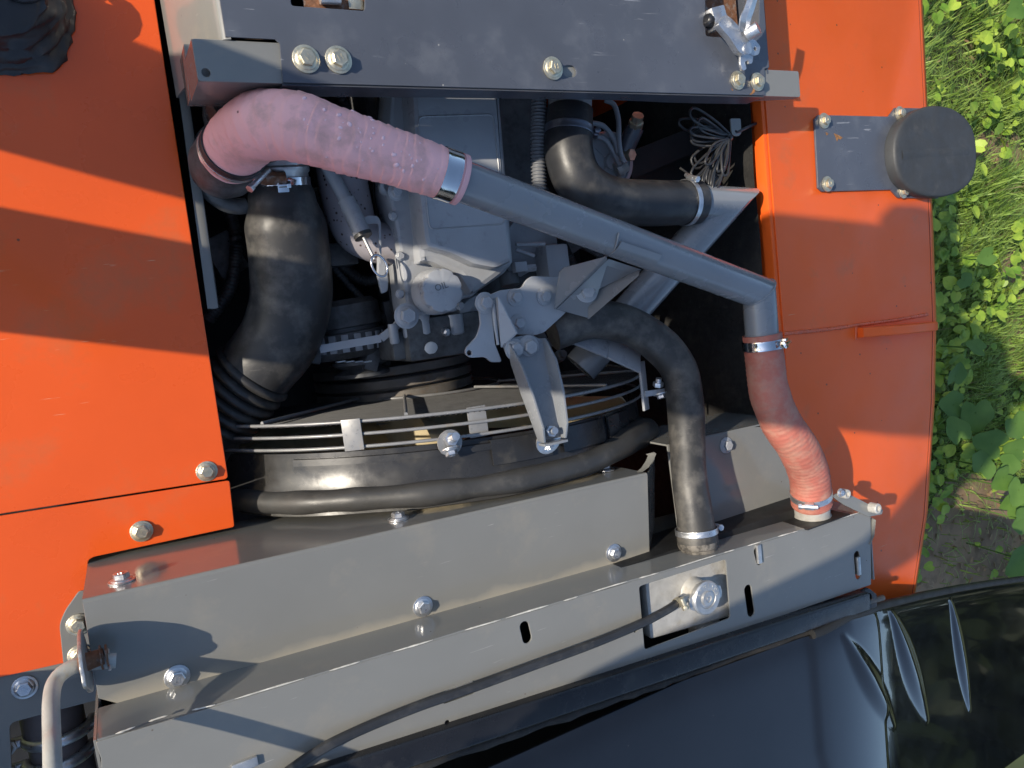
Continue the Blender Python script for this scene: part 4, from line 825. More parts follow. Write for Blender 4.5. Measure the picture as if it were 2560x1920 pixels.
# gusset carrying the pipe: base plate and two folded wings
gz0, gz1 = -0.042, 0.060
g = [at(1388, 773, gz0), at(1472, 797, gz0), at(1477, 734, gz0 + 0.02), at(1600, 675, gz1), at(1517, 648, gz1)]
b = MB(); b.loft([[V(p) for p in g], [p + V((0, 0, 0.005)) for p in g]]); b.done('gusset_base', GREYP, bk, 30, 0.0008)
for tri in ([at(1388, 773, gz0 + 0.006), at(1402, 678, gz0 + 0.040), at(1412, 668, gz0 + 0.048), at(1516, 641, gz1 + 0.028), at(1519, 650, gz1 + 0.012)],
            [at(1472, 798, gz0 + 0.024), at(1476, 732, gz0 + 0.030), at(1600, 674, gz1 + 0.008), at(1598, 689, gz1 + 0.020)]):
    n_ = V((0.0, 0.0, -0.0045)); b = MB(); b.loft([[V(p) for p in tri], [V(p) + n_ for p in tri]]); b.done('gusset_wing', GREYP, bk, 30, 0.0008)
bolt(bk, at(1467, 728, gz0 + 0.042), (-0.35, -0.1, 1), kind='paint', s=1.2)
# channel strut from the bracket down to the guard
st = thing('channel_strut', 'grey U-shaped channel strut bolted between bracket plate and fan guard', 'strut', at(1330, 980, 0.0))
def rib(c, hw, hz, th=0.004, lean=0.0): return [c + V((-hw - lean, 0, hz)), c + V((-hw - lean + th, 0, hz)), c + V((-hw + th, 0, th)), c + V((hw - th, 0, th)), c + V((hw + lean - th, 0, hz)), c + V((hw + lean, 0, hz)), c + V((hw, 0, 0)), c + V((-hw, 0, 0))]
s0, s1, s2, s3 = at(1312, 852, -0.038), at(1322, 905, -0.030), at(1364, 1060, 0.018), at(1374, 1098, 0.018)
b = MB(); b.loft([rib(s0, 0.034, 0.010), rib(s1, 0.033, 0.034), rib(s1.lerp(s2, 0.5), 0.029, 0.036), rib(s2, 0.0235, 0.030), rib(s3, 0.021, 0.018)]); b.done('channel', GREYP, st, 40, 0.0012)
plate('top_tab', rounded(flat([(1258, 862), (1268, 846), (1330, 835), (1345, 846), (1372, 852), (1378, 880), (1268, 890)], -0.032), 0.006), -0.032, 0.004, GREYP, st)
MB().box(s3 + V((0, -0.004, 0.010)), (0.042, 0.004, 0.020)).done('end_tab', GREYP, st, 30, 0.001)
bolt(st, at(1321, 868, -0.0315), kind='paint', s=1.25); bolt(st, at(1287, 874, -0.0315), kind='paint', s=1.15)
stud(st, s2 + V((0.002, -0.012, 0.006)), (0, 0.2, 1), 1.0, 0.012); c = at(1372, 1102, 0.008)
MB().lathe(c - V((0, 0, 0.003)), (0, -0.3, 1), [(0.022, 0), (0.022, 0.003), (0.015, 0.005)], 24).done('lug_washer', ZINC, st, 30)
bolt(st, at(1369, 1108, 0.002), (0, -0.95, 0.35), s=1.0)
# bent strap bracket on the right reaching down to the guard
sb_ = thing('strap_bracket', 'bent grey strap bracket between coolant hose and fan guard', 'bracket', at(1500, 880, -0.08))
b = MB(); pts = [at(1385, 838, -0.13), at(1440, 834, -0.10), at(1520, 868, -0.085), at(1600, 905, -0.075)]
for a, q in zip(pts, pts[1:]): b.bar(a, q, 0.050, 0.005, up=(0.1, 0.5, 0.8))
b.done('strap', ENG, sb_, 30, 0.001)
q = at(1604, 905, -0.075); b = MB(); b.box(q + V((0.004, -0.045, -0.006)), (0.022, 0.09, 0.005), M.Rotation(0.5, 3, 'Y')); b.done('strap_foot', ENG, sb_, 30, 0.0012)
MB().bar(at(1612, 985, -0.04), at(1680, 975, -0.04), 0.010, 0.004).done('stay', ENG, sb_, 30)
stud(sb_, at(1645, 966, -0.035), (0, 1, 0.3), 1.0, 0.010); bolt(sb_, at(1652, 984, -0.04), (0, -1, 0.3), s=0.9)

# ---------------------------------------------------------------- right side of the bay: fuel parts, conduit, wire bundle
fp = thing('fuel_pump', 'round grey fuel pump with pale banjo fittings right of the black elbow hose', 'pump', at(1540, 400, -0.16))
pc = at(1528, 405, -0.17)
MB().lathe(pc, (0.05, -0.1, 1), [(0.058, -0.12), (0.058, -0.006), (0.054, 0.0), (0.046, 0.001), (0.045, -0.004), (0.016, -0.003), (0.014, 0.004)], 44).done('pump_body', ENG, fp, 35)
for a in (20, 80, 140, 220, 300): MB().bar(pc + V((0.016 * math.cos(R(a)), 0.016 * math.sin(R(a)), -0.001)), pc + V((0.046 * math.cos(R(a)), 0.046 * math.sin(R(a)), -0.001)), 0.004, 0.005).done('face_rib', ENG, fp, 30)
PALE = mat('pale_fitting_paint', (0.42, 0.40, 0.37), 0.4, var=0.1, vscale=40)
MB().lathe(at(1556, 424, -0.135), (1, 0.5, 0.5), [(0.012, -0.012), (0.012, 0.0), (0.0085, 0.001), (0.0085, 0.012)], 6).done('banjo_bolt', PALE, fp, 30)
MB().lathe(at(1553, 420, -0.135), (1, 0.5, 0.5), [(0.015, -0.010), (0.015, -0.002)], 20).done('banjo_ring', PALE, fp, 40)
MB().lathe(at(1572, 387, -0.14), (0.2, -0.2, 1), [(0.013, -0.01), (0.013, 0.0), (0.011, 0.009)], 6).done('yellow_plug', YZINC, fp, 30)
for pts in ([(1468, 306), (1508, 315), (1535, 350), (1545, 385)], [(1486, 340), (1515, 352), (1540, 395), (1550, 415)], [(1512, 250), (1535, 262), (1546, 300), (1547, 350), (1552, 385), (1562, 408)]):
    MB().tube(spline([at(x, y, -0.14 + 0.006 * i) for i, (x, y) in enumerate(pts)], 0.006), 0.0048, 10).done('fuel_pipe', ENG, fp, 60)
MB().tube([at(1561, 378, -0.15), at(1588, 318, -0.13)], [0.0165, 0.0175], 18).done('solenoid', BLUE, fp, 40)
MB().lathe(at(1586, 322, -0.13), at(1590, 300, -0.12) - at(1582, 330, -0.14), [(0.014, 0), (0.014, 0.016), (0.011, 0.017), (0.011, 0.03)], 8).done('solenoid_cap', YZINC, fp, 30)
cd = thing('corrugated_conduit', 'ribbed grey corrugated conduit hanging beside the rocker cover', 'conduit', at(1348, 370, -0.1))
P = spline([at(1348, 215, -0.10), at(1347, 300, -0.10), at(1345, 380, -0.10), at(1349, 495, -0.105)], 0.0009)
MB().tube(P, 0.0118, 18, fn=lambda L, a, p: 0.0016 * math.sin(L * 2 * math.pi / 0.0058)).done('conduit', mat('grey_conduit_plastic', (0.17, 0.175, 0.185), 0.45, var=0.1, vscale=20), cd, 80)
fw = thing('foam_liner', 'speckled black foam insulation on the right wall of the bay', 'insulation', (1.13, 0.0, -0.3))
b = MB(); rr = []
for i in range(40):
    y = 0.42 - 1.06 * i / 39; rr.append([V((1.134 + 0.006 * mnoise.noise(V((y * 9, z * 9, 0))), y, z)) for z in [-0.058 - 0.04 * k for k in range(18)]])
b.loft(rr, False, False); b.done('foam_sheet', FOAM, fw, 60)
MB().box((1.10, 0.02, -0.70), (0.12, 0.75, 0.02)).done('foam_floor', FOAM, fw, 0)
hg = thing('wire_hanger', 'small grey hanger tab with a hole holding the wire bundle', 'bracket', at(1840, 320, -0.04))
plate('tab', rounded(flat([(1826, 296), (1852, 296), (1854, 332), (1848, 340), (1834, 340), (1829, 330)], -0.045), 0.003), -0.045, 0.003, GREY, hg, holes=[slot(at(1841, 329, -.045), at(1841, 329, -.045), 0.003)])
wb = thing('wire_bundle', 'tied bundle of looped thin black wires at the right of the bay', 'wires', at(1780, 380, -0.06))
random.seed(11); tie = at(1822, 342, -0.05)
for i in range(26):
    if i < 18: g = R(random.gauss(228, 11)); L = random.uniform(0.075, 0.125)
    else: g = R(random.gauss(168, 9)); L = random.uniform(0.07, 0.12)
    wd = random.uniform(0.006, 0.016); d = V((math.cos(g), math.sin(g), 0)); n_ = V((-d.y, d.x, 0)); zz = random.uniform(-0.02, 0.02); j0 = lambda: V((random.uniform(-.004, .004), random.uniform(-.004, .004), random.uniform(-.004, .004)))
    pts = [tie + j0(), tie + d * L * 0.45 + n_ * wd * 0.9 + V((0, 0, zz * .5)) + j0(), tie + d * L * 0.9 + n_ * wd * 0.8 + V((0, 0, zz)), tie + d * L + V((0, 0, zz)), tie + d * L * 0.9 - n_ * wd * 0.8 + V((0, 0, zz)), tie + d * L * 0.45 - n_ * wd * 0.9 + V((0, 0, zz * .4)) + j0(), tie + j0()]
    MB().tube(spline(pts, 0.005), 0.0024, 8).done('wire_loop', RUBBER, wb, 60)
MB().lathe(tie - V((0.004, 0.004, 0)), (0.8, 0.6, 0), [(0.0085, 0), (0.0085, 0.006)], 16).done('tie_wrap', PLAST, wb, 40)
MB().tube(spline([tie, at(1800, 400, -0.06), at(1760, 455, -0.07), at(1700, 420, -0.08)], 0.006), 0.0022, 7).done('loose_wire', RUBBER, wb, 60)
MB().tube(spline([tie, at(1865, 320, -0.045), at(1905, 302, -0.05)], 0.006), 0.003, 7).done('loose_wire', RUBBER, wb, 60)
for yy, zz in ((340, -0.2), (400, -0.24)): MB().bar(at(1560, yy + 80, zz), at(1830, yy - 30, zz), 0.05, 0.03).done('frame_rail', BAY, tub, 30)

# ================================================================== COUNTERWEIGHT on the right
KZ = -0.03
cw = thing('counterweight', 'orange painted counterweight with rounded outer edge along the grass', 'counterweight', (1.4, -0.1, -0.8))
outer = flat([(2318, -200), (2322, 0), (2336, 300), (2348, 560), (2356, 800), (2352, 1000), (2334, 1280), (2304, 1480), (2240, 1660), (2110, 1860)], KZ)
inner = [(1.147, 1.0), (1.147, -0.635), (0.80, -0.635), (0.80, outer[-1][1] - 0.05)]
ring0 = [(x - 0.030, y) for x, y in outer[:8]] + [(x - 0.025, y + 0.01) for x, y in outer[8:]]
seq = lambda pts, z: [V((x, y, z)) for x, y in pts] + [V((x, y, z)) for x, y in inner[::-1]]
off = lambda d: [(x + d, y) for x, y in outer]
b = MB(); b.loft([seq(off(-0.030), KZ), seq(off(-0.026), KZ - 0.0012), seq(off(-0.003), KZ - 0.012), seq(off(0.0), KZ - 0.016), seq(off(0.002), KZ - 0.024), seq(off(0.0), -0.82)])
b.done('body', ORANGE2, cw, 50)
sx = [(x - 0.036, y) for x, y in outer[:8]]
MB().tube([V((x, y, KZ - 0.0002)) for x, y in sx], 0.0010, 6).done('edge_seam', mat('dark_seam', (0.16, 0.03, 0.01), 0.6), cw, 50)
MB().box((1.1415, 0.10, KZ - 0.013), (0.010, 0.60, 0.022)).done('inner_lip', ORANGE2, cw, 30, 0.002)
wb_ = [at(1958, 834, KZ), at(2060, 824, KZ), at(2180, 808, KZ), at(2240, 800, KZ), at(2318, 786, KZ)]
MB().tube(spline(wb_, 0.003), 0.0035, 8, fn=lambda L, a, p: 0.0009 * math.sin(L * 900) + 0.0009 * mnoise.noise(p * 90)).done('weld_seam', WELD, cw, 70)
la, lb = at(2142, 832, KZ), at(2338, 815, KZ); lg = []
for i in range(17):
    t = i / 16; p = la.lerp(lb, t); h = 0.016 + 0.012 * math.sin(math.pi * min(1, t * 1.2)); h *= min(1, (1.02 - t) * 7 + .25)
    lg.append([p + V((0, -0.010, -0.004)), p + V((0, -0.010, h - 0.002)), p + V((0, -0.008, h)), p + V((0, 0.008, h)), p + V((0, 0.010, h - 0.002)), p + V((0, 0.010, -0.004))])
b = MB(); b.loft(lg); b.done('lifting_lug', ORANGE2, cw, 40)
MB().tube(spline([at(2140, 815, KZ), at(2139, 850, KZ)], 0.003), 0.003, 8).done('weld_seam', WELD, cw, 70)

tp = thing('stop_plate', 'dark blue-grey plate with four bolts on the orange counterweight', 'plate', at(2150, 380, KZ))
plate('plate', rounded(flat([(2037, 297), (2046, 287), (2222, 291), (2238, 269), (2340, 271), (2347, 496), (2246, 494), (2228, 474), (2056, 479), (2046, 470)], KZ + 0.005), 0.002), KZ + 0.005, 0.005, BLUE, tp, bevel=0.0012)
for p in ((2060, 302), (2249, 284), (2068, 460), (2258, 478)): bolt(tp, at(*p, KZ + 0.006), kind='yellow', s=1.0)
stain(tp, [(2085, 333), (2097, 338), (2107, 344), (2101, 349), (2096, 346), (2093, 354), (2090, 345)], KZ + 0.005); stain(tp, [(2064, 330), (2072, 334), (2067, 339)], KZ + 0.005)
rcap = thing('rubber_stop', 'round matte black rubber stop overhanging the counterweight edge', 'rubber stop', at(2342, 376, KZ))
kz = KZ + 0.030
co = flat([(2238, 376), (2240, 345), (2252, 312), (2276, 284), (2310, 267), (2345, 262), (2385, 270), (2418, 294), (2438, 328), (2444, 376), (2443, 420), (2430, 455), (2400, 480), (2360, 492), (2315, 490), (2278, 474), (2252, 446), (2241, 412)], kz)
cen = V((sum(x for x, y in co) / len(co), sum(y for x, y in co) / len(co)))
cs = rounded(co, 0.02, 3); sc_ = lambda k, z: [V((cen.x + (x - cen.x) * k, cen.y + (y - cen.y) * k, z)) for x, y in cs]
b = MB(); b.loft([sc_(1.0, KZ + 0.0055), sc_(1.005, kz - 0.006), sc_(0.99, kz - 0.002), sc_(0.96, kz), sc_(0.9, kz + 0.0005), sc_(0.5, kz + 0.001)]); b.done('stop_body', CAPR, rcap, 60)
b = MB(); b.loft([[p + V((0, dy, 0.0012 * k)) for dy, k in ((-0.010, 0.6), (-0.005, 1.6), (0, 2), (0.005, 1.6), (0.010, 0.6))] for p in (at(2255, 388, kz), at(2300, 384, kz), at(2360, 380, kz), at(2420, 377, kz))], False, False); b.done('centre_ridge', CAPR, rcap, 60)

# hinge bracket with two studs at the corner of the radiator cover
hb = thing('hinge_bracket', 'small bare steel hinge bracket with two studs beside the red hose end', 'bracket', at(2150, 1260, DZ))
plate('base', rounded(flat([(2080, 1240), (2108, 1228), (2176, 1262), (2208, 1274), (2206, 1286), (2172, 1292), (2110, 1262)], DZ + 0.004), 0.003), DZ + 0.004, 0.004, GREY, hb, bevel=0.001)
for p, r in (((2101, 1232), 0.0088), ((2177, 1268), 0.0100)):
    q = at(*p, DZ + 0.004); MB().lathe(q, (0, 0, 1), [(r, 0), (r, 0.015), (r * 0.86, 0.0165), (r * 0.6, 0.0165), (r * 0.55, 0.012)], 24).done('bush', CAST, hb, 40)
bolt(hb, at(2101, 1232, DZ + 0.020) - V((0, 0, 0.0)), s=0.62, washer=False)
b = MB(); b.loft([[at(x, y, DZ + 0.003), at(x, y, DZ + 0.003) + V((0, 0, -0.004)), at(x, y, DZ) + V((-0.012, 0, -0.09)), at(x, y, DZ) + V((-0.009, 0, -0.09))] for x, y in ((2172, 1290), (2190, 1300), (2186, 1340), (2176, 1362))]); b.done('side_leaf', GREY, hb, 50)

# ================================================================== black seal bar along the cover and the open bonnet
bar = thing('seal_bar', 'long black steel bar along the lower edge of the grey cover', 'bar', at(1600, 1690, 0.08))
b0, b1 = at(905, 1915, 0.084), at(2160, 1500, 0.084); dr = (b1 - b0).normalized(); b0 = b0 - dr * 0.2
b = MB(); sec = [(-0.019, -0.014), (0.019, -0.014), (0.019, 0.009), (0.015, 0.013), (-0.015, 0.013), (-0.019, 0.009)]
sdv = V((dr.y, -dr.x, 0)); b.loft([[p + sdv * (-x) + V((0, 0, z)) for x, z in sec] for p in (b0, b0.lerp(b1, .5), b1)]); b.done('bar_body', BARB, bar, 30, 0.002)
plate('eye_end', rounded(flat([(2150, 1482), (2172, 1470), (2192, 1486), (2194, 1518), (2166, 1524), (2150, 1516)], 0.086), 0.003), 0.086, 0.008, BARB, bar, holes=[slot(at(2172, 1494, .086), at(2174, 1500, .086), 0.0085)], bevel=0.001)
b = MB(); b.tube(spline([p + V((0, -0.028, -0.004 + 0.003 * mnoise.noise(p * 40))) for p in [b0.lerp(b1, t / 30) for t in range(29)]], 0.02), 0.008, 10, fn=lambda L, a, p: 0.003 * mnoise.noise(p * 60)); b.done('torn_foam_strip', FOAM, bar, 60)

MB().box((0.36, -0.80, -0.10), (0.87, 0.34, 0.10)).done('dark_filler', BAY, tub, 0)  # black filler box added so the gap below the bar stays dark
hd = thing('engine_bonnet', 'glossy black open engine bonnet with three pressed ribs at the lower right', 'bonnet', (1.3, -1.0, 0.0))
HZ = 0.10
def hbase(x):
    d = max(0, x - 1.04); return HZ - (0.5 * d * d if d < 0.24 else 0.0288 + 0.24 * (d - 0.24)) - 0.02 * d
rimy = [(0.0, -0.640), (0.36, -0.650), (0.72, -0.650)]
for p in ((2050, 1580), (2120, 1541), (2200, 1517), (2300, 1493), (2400, 1473), (2480, 1460), (2560, 1449), (2700, 1430)):
    zz = HZ
    for _ in range(30): q = at(*p, zz); zz = 0.5 * zz + 0.5 * (hbase(q.x) - 0.008)
    rimy.append((q.x, q.y))
def rim(x):
    for (xa, ya), (xb, yb) in zip(rimy, rimy[1:]):
        if x <= xb: t = (x - xa) / (xb - xa); return ya + (yb - ya) * t
    return rimy[-1][1]
def onhood(px, py):
    zz = HZ
    for _ in range(30): q = at(px, py, zz); zz = 0.5 * zz + 0.5 * hbase(q.x)
    return q
ribs = [(onhood(2108, 1590), onhood(2235, 1815), 0.034, 0.010), (onhood(2232, 1535), onhood(2318, 1800), 0.042, 0.013), (onhood(2378, 1505), onhood(2424, 1775), 0.036, 0.011)]
xe = at(2040, 1620, HZ).x
def hz(x, y):
    z = hbase(x)
    v = rim(x) - y; z -= 0.010 * math.exp(-v / 0.015)                       # rolled rim
    if x < xe + 0.2: s = 1 / (1 + math.exp(-(x - (xe - 0.012 + 0.20 * max(0, v - 0.22))) * 260)); z += 0.0035 * s     # overlapping sheet step
    if v > 0.34: s = min(1, (v - 0.34) / 0.04); z -= 0.02 * s * s * (3 - 2 * s) * (1 if x < xe + .1 else max(0, 1 - (x - xe - .1) / .1))
    for p, q, wd, hh in ribs:
        a, c_ = V((p.x, p.y)), V((q.x, q.y)); ab = c_ - a; t = max(0.0, min(1.0, (V((x, y)) - a).dot(ab) / ab.dot(ab)))
        tp_ = math.sin(math.pi * (0.06 + 0.88 * t)) ** 0.8; ww = wd * tp_; dist = (V((x, y)) - (a + ab * t)).length
        if dist < ww: z += hh * tp_ * 0.5 * (1 + math.cos(math.pi * dist / ww))
    return z
NX, NY = 380, 150; vs, fs = [], []
for k in range(2):
    for i in range(NX + 1):
        x = 0.05 + 2.30 * i / NX
        for j in range(NY + 1):
            y = rim(x) - 0.53 * (j / NY) ** 1.1; vs.append((x, y, hz(x, y) - 0.004 * k))
ID = lambda k, i, j: k * (NX + 1) * (NY + 1) + i * (NY + 1) + j
for i in range(NX):
    for j in range(NY):
        fs.append((ID(0, i, j), ID(0, i, j + 1), ID(0, i + 1, j + 1), ID(0, i + 1, j))); fs.append((ID(1, i, j), ID(1, i + 1, j), ID(1, i + 1, j + 1), ID(1, i, j + 1)))
    fs.append((ID(0, i, 0), ID(0, i + 1, 0), ID(1, i + 1, 0), ID(1, i, 0)))
me = bpy.data.meshes.new('bonnet_skin'); me.from_pydata(vs, [], fs); me.polygons.foreach_set('use_smooth', [True] * len(me.polygons)); me.set_sharp_from_angle(angle=R(50)); me.materials.append(HOOD)
adopt(link(bpy.data.objects.new('bonnet_skin', me)), hd)
MB().tube([V((x, rim(x) + 0.003, hz(x, rim(x)) + 0.002)) for x in [1.02 + 1.32 * i / 70 for i in range(71)]], 0.0085, 10).done('rim_seal', BAY, hd, 60)
for i, (x0, x1) in enumerate(((0.86, 1.10), (0.90, 1.14))):
    MB().tube(spline([V((x0, -0.625, -0.01)), V((x0 + 0.08, -0.632, 0.05)), V((x0 + 0.16, -0.645, 0.075 + 0.01 * i)), V((x1 + .1, -0.67, 0.07 + 0.01 * i))], 0.01), 0.006, 8).done('bonnet_cable', RUBBER, hd, 60)

# ================================================================== LOWER LEFT: corner bracket, lever, support plate, clamped pipe
cb = thing('corner_bracket', 'light grey corner bracket with yellowish bolts left of the stepped cover', 'bracket', at(180, 1600, -0.177))
plate('bracket_plate', rounded(flat([(212, 1476), (197, 1478), (162, 1527), (148, 1562), (158, 1657), (164, 1701), (216, 1690), (240, 1600)], -0.176), [0.002, 0.006, 0.01, 0.008, 0.002, 0.002, 0.002, 0.002]), -0.176, 0.004, GREY, cb, bevel=0.001)
bolt(cb, at(196, 1561, -0.1752), kind='yellow'); bolt(cb, at(200, 1638, -0.1752), kind='yellow')
sp = thing('support_plate', 'grey steel support plate with a rounded window at the lower left corner', 'plate', at(60, 1750, -0.186))
wz = -0.186
plate('plate_sheet', flat([(-400, 1770), (0, 1690), (160, 1652), (300, 1622), (330, 2150), (-400, 2150)], wz), wz, 0.004, GREY, sp, holes=[rounded(flat([(24, 1808), (232, 1753), (330, 1735), (345, 2080), (36, 2080)], wz), 0.008)], bevel=0.001)
bolt(sp, at(62, 1718, wz + 0.001), kind='zinc', s=1.05)
pg = thing('clamped_pipe', 'bare metal pipe joint with two cast half clamps in the plate window', 'pipe clamp', at(140, 1870, -0.25))
pcn = at(150, 1880, -0.25)
MB().lathe(pcn + V((0, 0.08, 0)), (0, -1, 0), [(0.040, 0), (0.040, 0.05), (0.037, 0.055), (0.037, 0.09), (0.041, 0.095), (0.041, 0.3)], 40).done('pipe', mat('brown_grey_pipe', (0.16, 0.135, 0.13), 0.5, var=0.15, vscale=20), pg, 40)
for yy in (1822, 1884):
    q = at(150, yy, -0.25); b = MB(); sec = []
    for i in range(21):
        a = R(0 + 180 * i / 20); r = 0.042; x, z = q.x + r * math.cos(a), q.z + r * math.sin(a)
        sec.append((x, z))
    sec = [(q.x + 0.062, q.z - 0.002)] + [(q.x + 0.05, q.z + 0.001)] + sec + [(q.x - 0.05, q.z + 0.001), (q.x - 0.066, q.z - 0.002)]
    b.tube([V((x, q.y, z)) for x, z in sec], 0.0085, 12); o = b.done('half_clamp', ZINC, pg, 60)
    stud(pg, V((q.x - 0.062, q.y, q.z + 0.004)), (-0.05, 0.1, 1), 1.1, 0.028, STEEL); stud(pg, V((q.x + 0.056, q.y, q.z + 0.004)), (0, 0.05, 1), 1.0, 0.016, STEEL)
lv = thing('latch_lever', 'bent bare metal lever rod with a rounded cam plate on its pivot', 'lever', at(205, 1655, 0.02))
lpz = 0.030; pv = V((-0.083, -0.362, lpz))
pv = at(212, 1656, lpz)
rod = [at(290, 1651, lpz), at(250, 1655, lpz), at(205, 1660, lpz), at(165, 1676, lpz + 0.008), at(138, 1704, lpz + 0.018), at(128, 1750, 0.074), at(129, 1830, 0.115), at(131, 1900, 0.150), at(137, 2200, 0.235), at(142, 2500, 0.30)]
MB().tube(spline(rod, 0.005), 0.0086, 18).done('rod', mat('worn_plated_rod', (0.36, 0.37, 0.35), 0.45, metal=0.0, var=0.15, vscale=40, dirt=((0.36, 0.28, 0.15), 0.60, 0.8, 50), bump=0.15, bscale=200), lv, 50)
mx = basis((pv.x, pv.y, pv.z), (0, 1, 0), (0, 0, 1))
cam_o = [(0.034, -0.022), (0.036, 0.006), (0.028, 0.030), (0.012, 0.047), (0.002, 0.046), (-0.004, 0.050), (-0.012, 0.046), (-0.020, 0.030), (-0.030, 0.014), (-0.040, -0.006), (-0.044, -0.024), (-0.030, -0.040), (0.01, -0.040)]
plate('cam_plate', rounded(cam_o, 0.008), 0.002, 0.004, STEEL, lv, mx=mx, bevel=0.001)
for dx, r, t in ((0.016, 0.014, 0.002), (0.022, 0.0135, 0.002), (-0.006, 0.014, 0.004)): MB().lathe(pv + V((dx, 0, 0)), (1, 0, 0), [(r, 0), (r, t)], 24).done('spring_washer', RUST, lv, 30)
MB().tube([pv + V((0.024, -0.012, 0.014)), pv + V((0.024, 0.002, -0.014))], 0.0018, 8).done('split_pin', STEEL, lv, 50)
MB().lathe(pv + V((0.0, 0, 0)), (1, 0, 0), [(0.0105, 0), (0.0105, 0.02)], 18).done('rusty_sleeve', RUST, lv, 40)

sd_ = thing('shade_panel', 'unseen black panel added left of the frame to shade the grey support plate', 'shade panel', (-0.46, -0.6, -0.3))  # unseen panel added out of frame to cast shade on the support plate
b = MB(); b.box((-0.46, -0.715, -0.14), (0.02, 0.72, 0.52)); b.done('shade_panel_skin', HOOD, sd_, 30, 0.006)
MB().box((-0.475, -0.715, -0.14), (0.012, 0.60, 0.40)).done('shade_panel_frame', BARB, sd_, 30, 0.004)

# ================================================================== photographer standing on the deck, left of the frame
def person():
    J = {'pelvis': (-0.72, 0.365, 0.86), 'belly': (-0.72, 0.362, 1.02), 'chest': (-0.71, 0.362, 1.24), 'neck0': (-0.70, 0.37, 1.46), 'neck': (-0.68, 0.37, 1.53), 'head': (-0.65, 0.37, 1.61), 'crown': (-0.65, 0.37, 1.72),
         'hipA': (-0.72, 0.26, 0.80), 'thA': (-0.70, 0.246, 0.58), 'kneeA': (-0.70, 0.252, 0.34), 'ankA': (-0.70, 0.276, -0.08), 'toeA': (-0.56, 0.258, -0.145), 'hipB': (-0.72, 0.43, 0.80), 'thB': (-0.70, 0.460, 0.58), 'kneeB': (-0.70, 0.490, 0.34), 'ankB': (-0.70, 0.585, -0.08), 'toeB': (-0.56, 0.59, -0.145),
         'shA': (-0.70, 0.185, 1.41), 'elA': (-0.68, -0.115, 1.165), 'wrA': (-0.64, -0.30, 0.79), 'haA': (-0.62, -0.345, 0.70), 'shB': (-0.70, 0.545, 1.41), 'elB': (-0.52, 0.58, 1.12), 'wrB': (-0.20, 0.22, 1.04), 'haB': (-0.12, 0.12, 1.05)}
    rad = {'pelvis': .215, 'belly': .225, 'chest': .235, 'neck0': .078, 'neck': .060, 'head': .088, 'crown': .072, 'hipA': .11, 'thA': .084, 'kneeA': .092, 'ankA': .096, 'toeA': .035, 'hipB': .09, 'thB': .086, 'kneeB': .108, 'ankB': .125, 'toeB': .035,
           'shA': .072, 'elA': .055, 'wrA': .042, 'haA': .036, 'shB': .072, 'elB': .055, 'wrB': .04, 'haB': .036}
    E_ = [('pelvis', 'belly'), ('belly', 'chest'), ('chest', 'neck0'), ('neck0', 'neck'), ('neck', 'head'), ('head', 'crown'), ('pelvis', 'hipA'), ('hipA', 'thA'), ('thA', 'kneeA'), ('kneeA', 'ankA'), ('ankA', 'toeA'), ('pelvis', 'hipB'), ('hipB', 'thB'), ('thB', 'kneeB'), ('kneeB', 'ankB'), ('ankB', 'toeB'),
          ('chest', 'shA'), ('shA', 'elA'), ('elA', 'wrA'), ('wrA', 'haA'), ('chest', 'shB'), ('shB', 'elB'), ('elB', 'wrB'), ('wrB', 'haB')]
    ks = list(J); ids = {k_: i for i, k_ in enumerate(ks)}; V_ = [J[k_] for k_ in ks]; ed = [(ids[a], ids[c_]) for a, c_ in E_]; rd = [rad[k_] for k_ in ks]
    fdir = {'A': V((0.1, -0.55, -0.83)), 'B': V((0.75, -0.62, 0.1))}
    for s in 'AB':                                     # five fingers rooted in each palm
        h = V(J['ha' + s]); d = fdir[s].normalized(); sd_ = d.cross(V((0, 0, 1))).normalized() if abs(d.z) < .9 else V((1, 0, 0))
        for f_ in range(5):
            off = (f_ - 2) * 0.017; L = (0.05, 0.066, 0.075, 0.07, 0.056)[f_]; b0_ = h + sd_ * off + d * (0.02 if f_ else -0.005); d2 = (d + sd_ * ((-0.9) if f_ == 0 else 0.08 * (f_ - 2))).normalized()
            i0 = len(V_); curl = d2.cross(sd_).normalized() * 0.012
            for q in range(3): V_.append(tuple(b0_ + d2 * L * q / 2 + curl * q * q * 0.5)); rd.append(0.0095 - 0.0008 * q)
            ed += [(ids['ha' + s], i0), (i0, i0 + 1), (i0 + 1, i0 + 2)]
    me = bpy.data.meshes.new('body'); me.from_pydata(V_, ed, []); o = bpy.data.objects.new('person_cage', me); link(o)
    md = o.modifiers.new('skin', 'SKIN'); md.use_smooth_shade = True
    for sv, r in zip(me.skin_vertices[0].data, rd): sv.radius = (r, r)
    for k_ in ('chest', 'belly', 'pelvis'): r = rad[k_]; me.skin_vertices[0].data[ids[k_]].radius = (r * 0.72, r * 1.05)
    me.skin_vertices[0].data[0].use_root = True
    o.modifiers.new('sub', 'SUBSURF').levels = 1
    bpy.context.view_layer.update(); dg = bpy.context.evaluated_depsgraph_get()
    m2 = bpy.data.meshes.new_from_object(o.evaluated_get(dg)); bpy.data.objects.remove(o)
    for m_ in (mat('blue_work_shirt', (0.10, 0.13, 0.20), 0.8), mat('dark_work_trousers', (0.05, 0.05, 0.06), 0.85), mat('skin', (0.52, 0.33, 0.24), 0.5), mat('black_work_boots', (0.02, 0.02, 0.02), 0.5)): m2.materials.append(m_)
    for p in m2.polygons:
        c_ = p.center; hand = (c_ - V(J['haA'])).length < 0.12 or (c_ - V(J['haB'])).length < 0.12
        p.material_index = 2 if hand or c_.z > 1.48 else 3 if c_.z < -0.06 else 1 if c_.z < 0.86 else 0
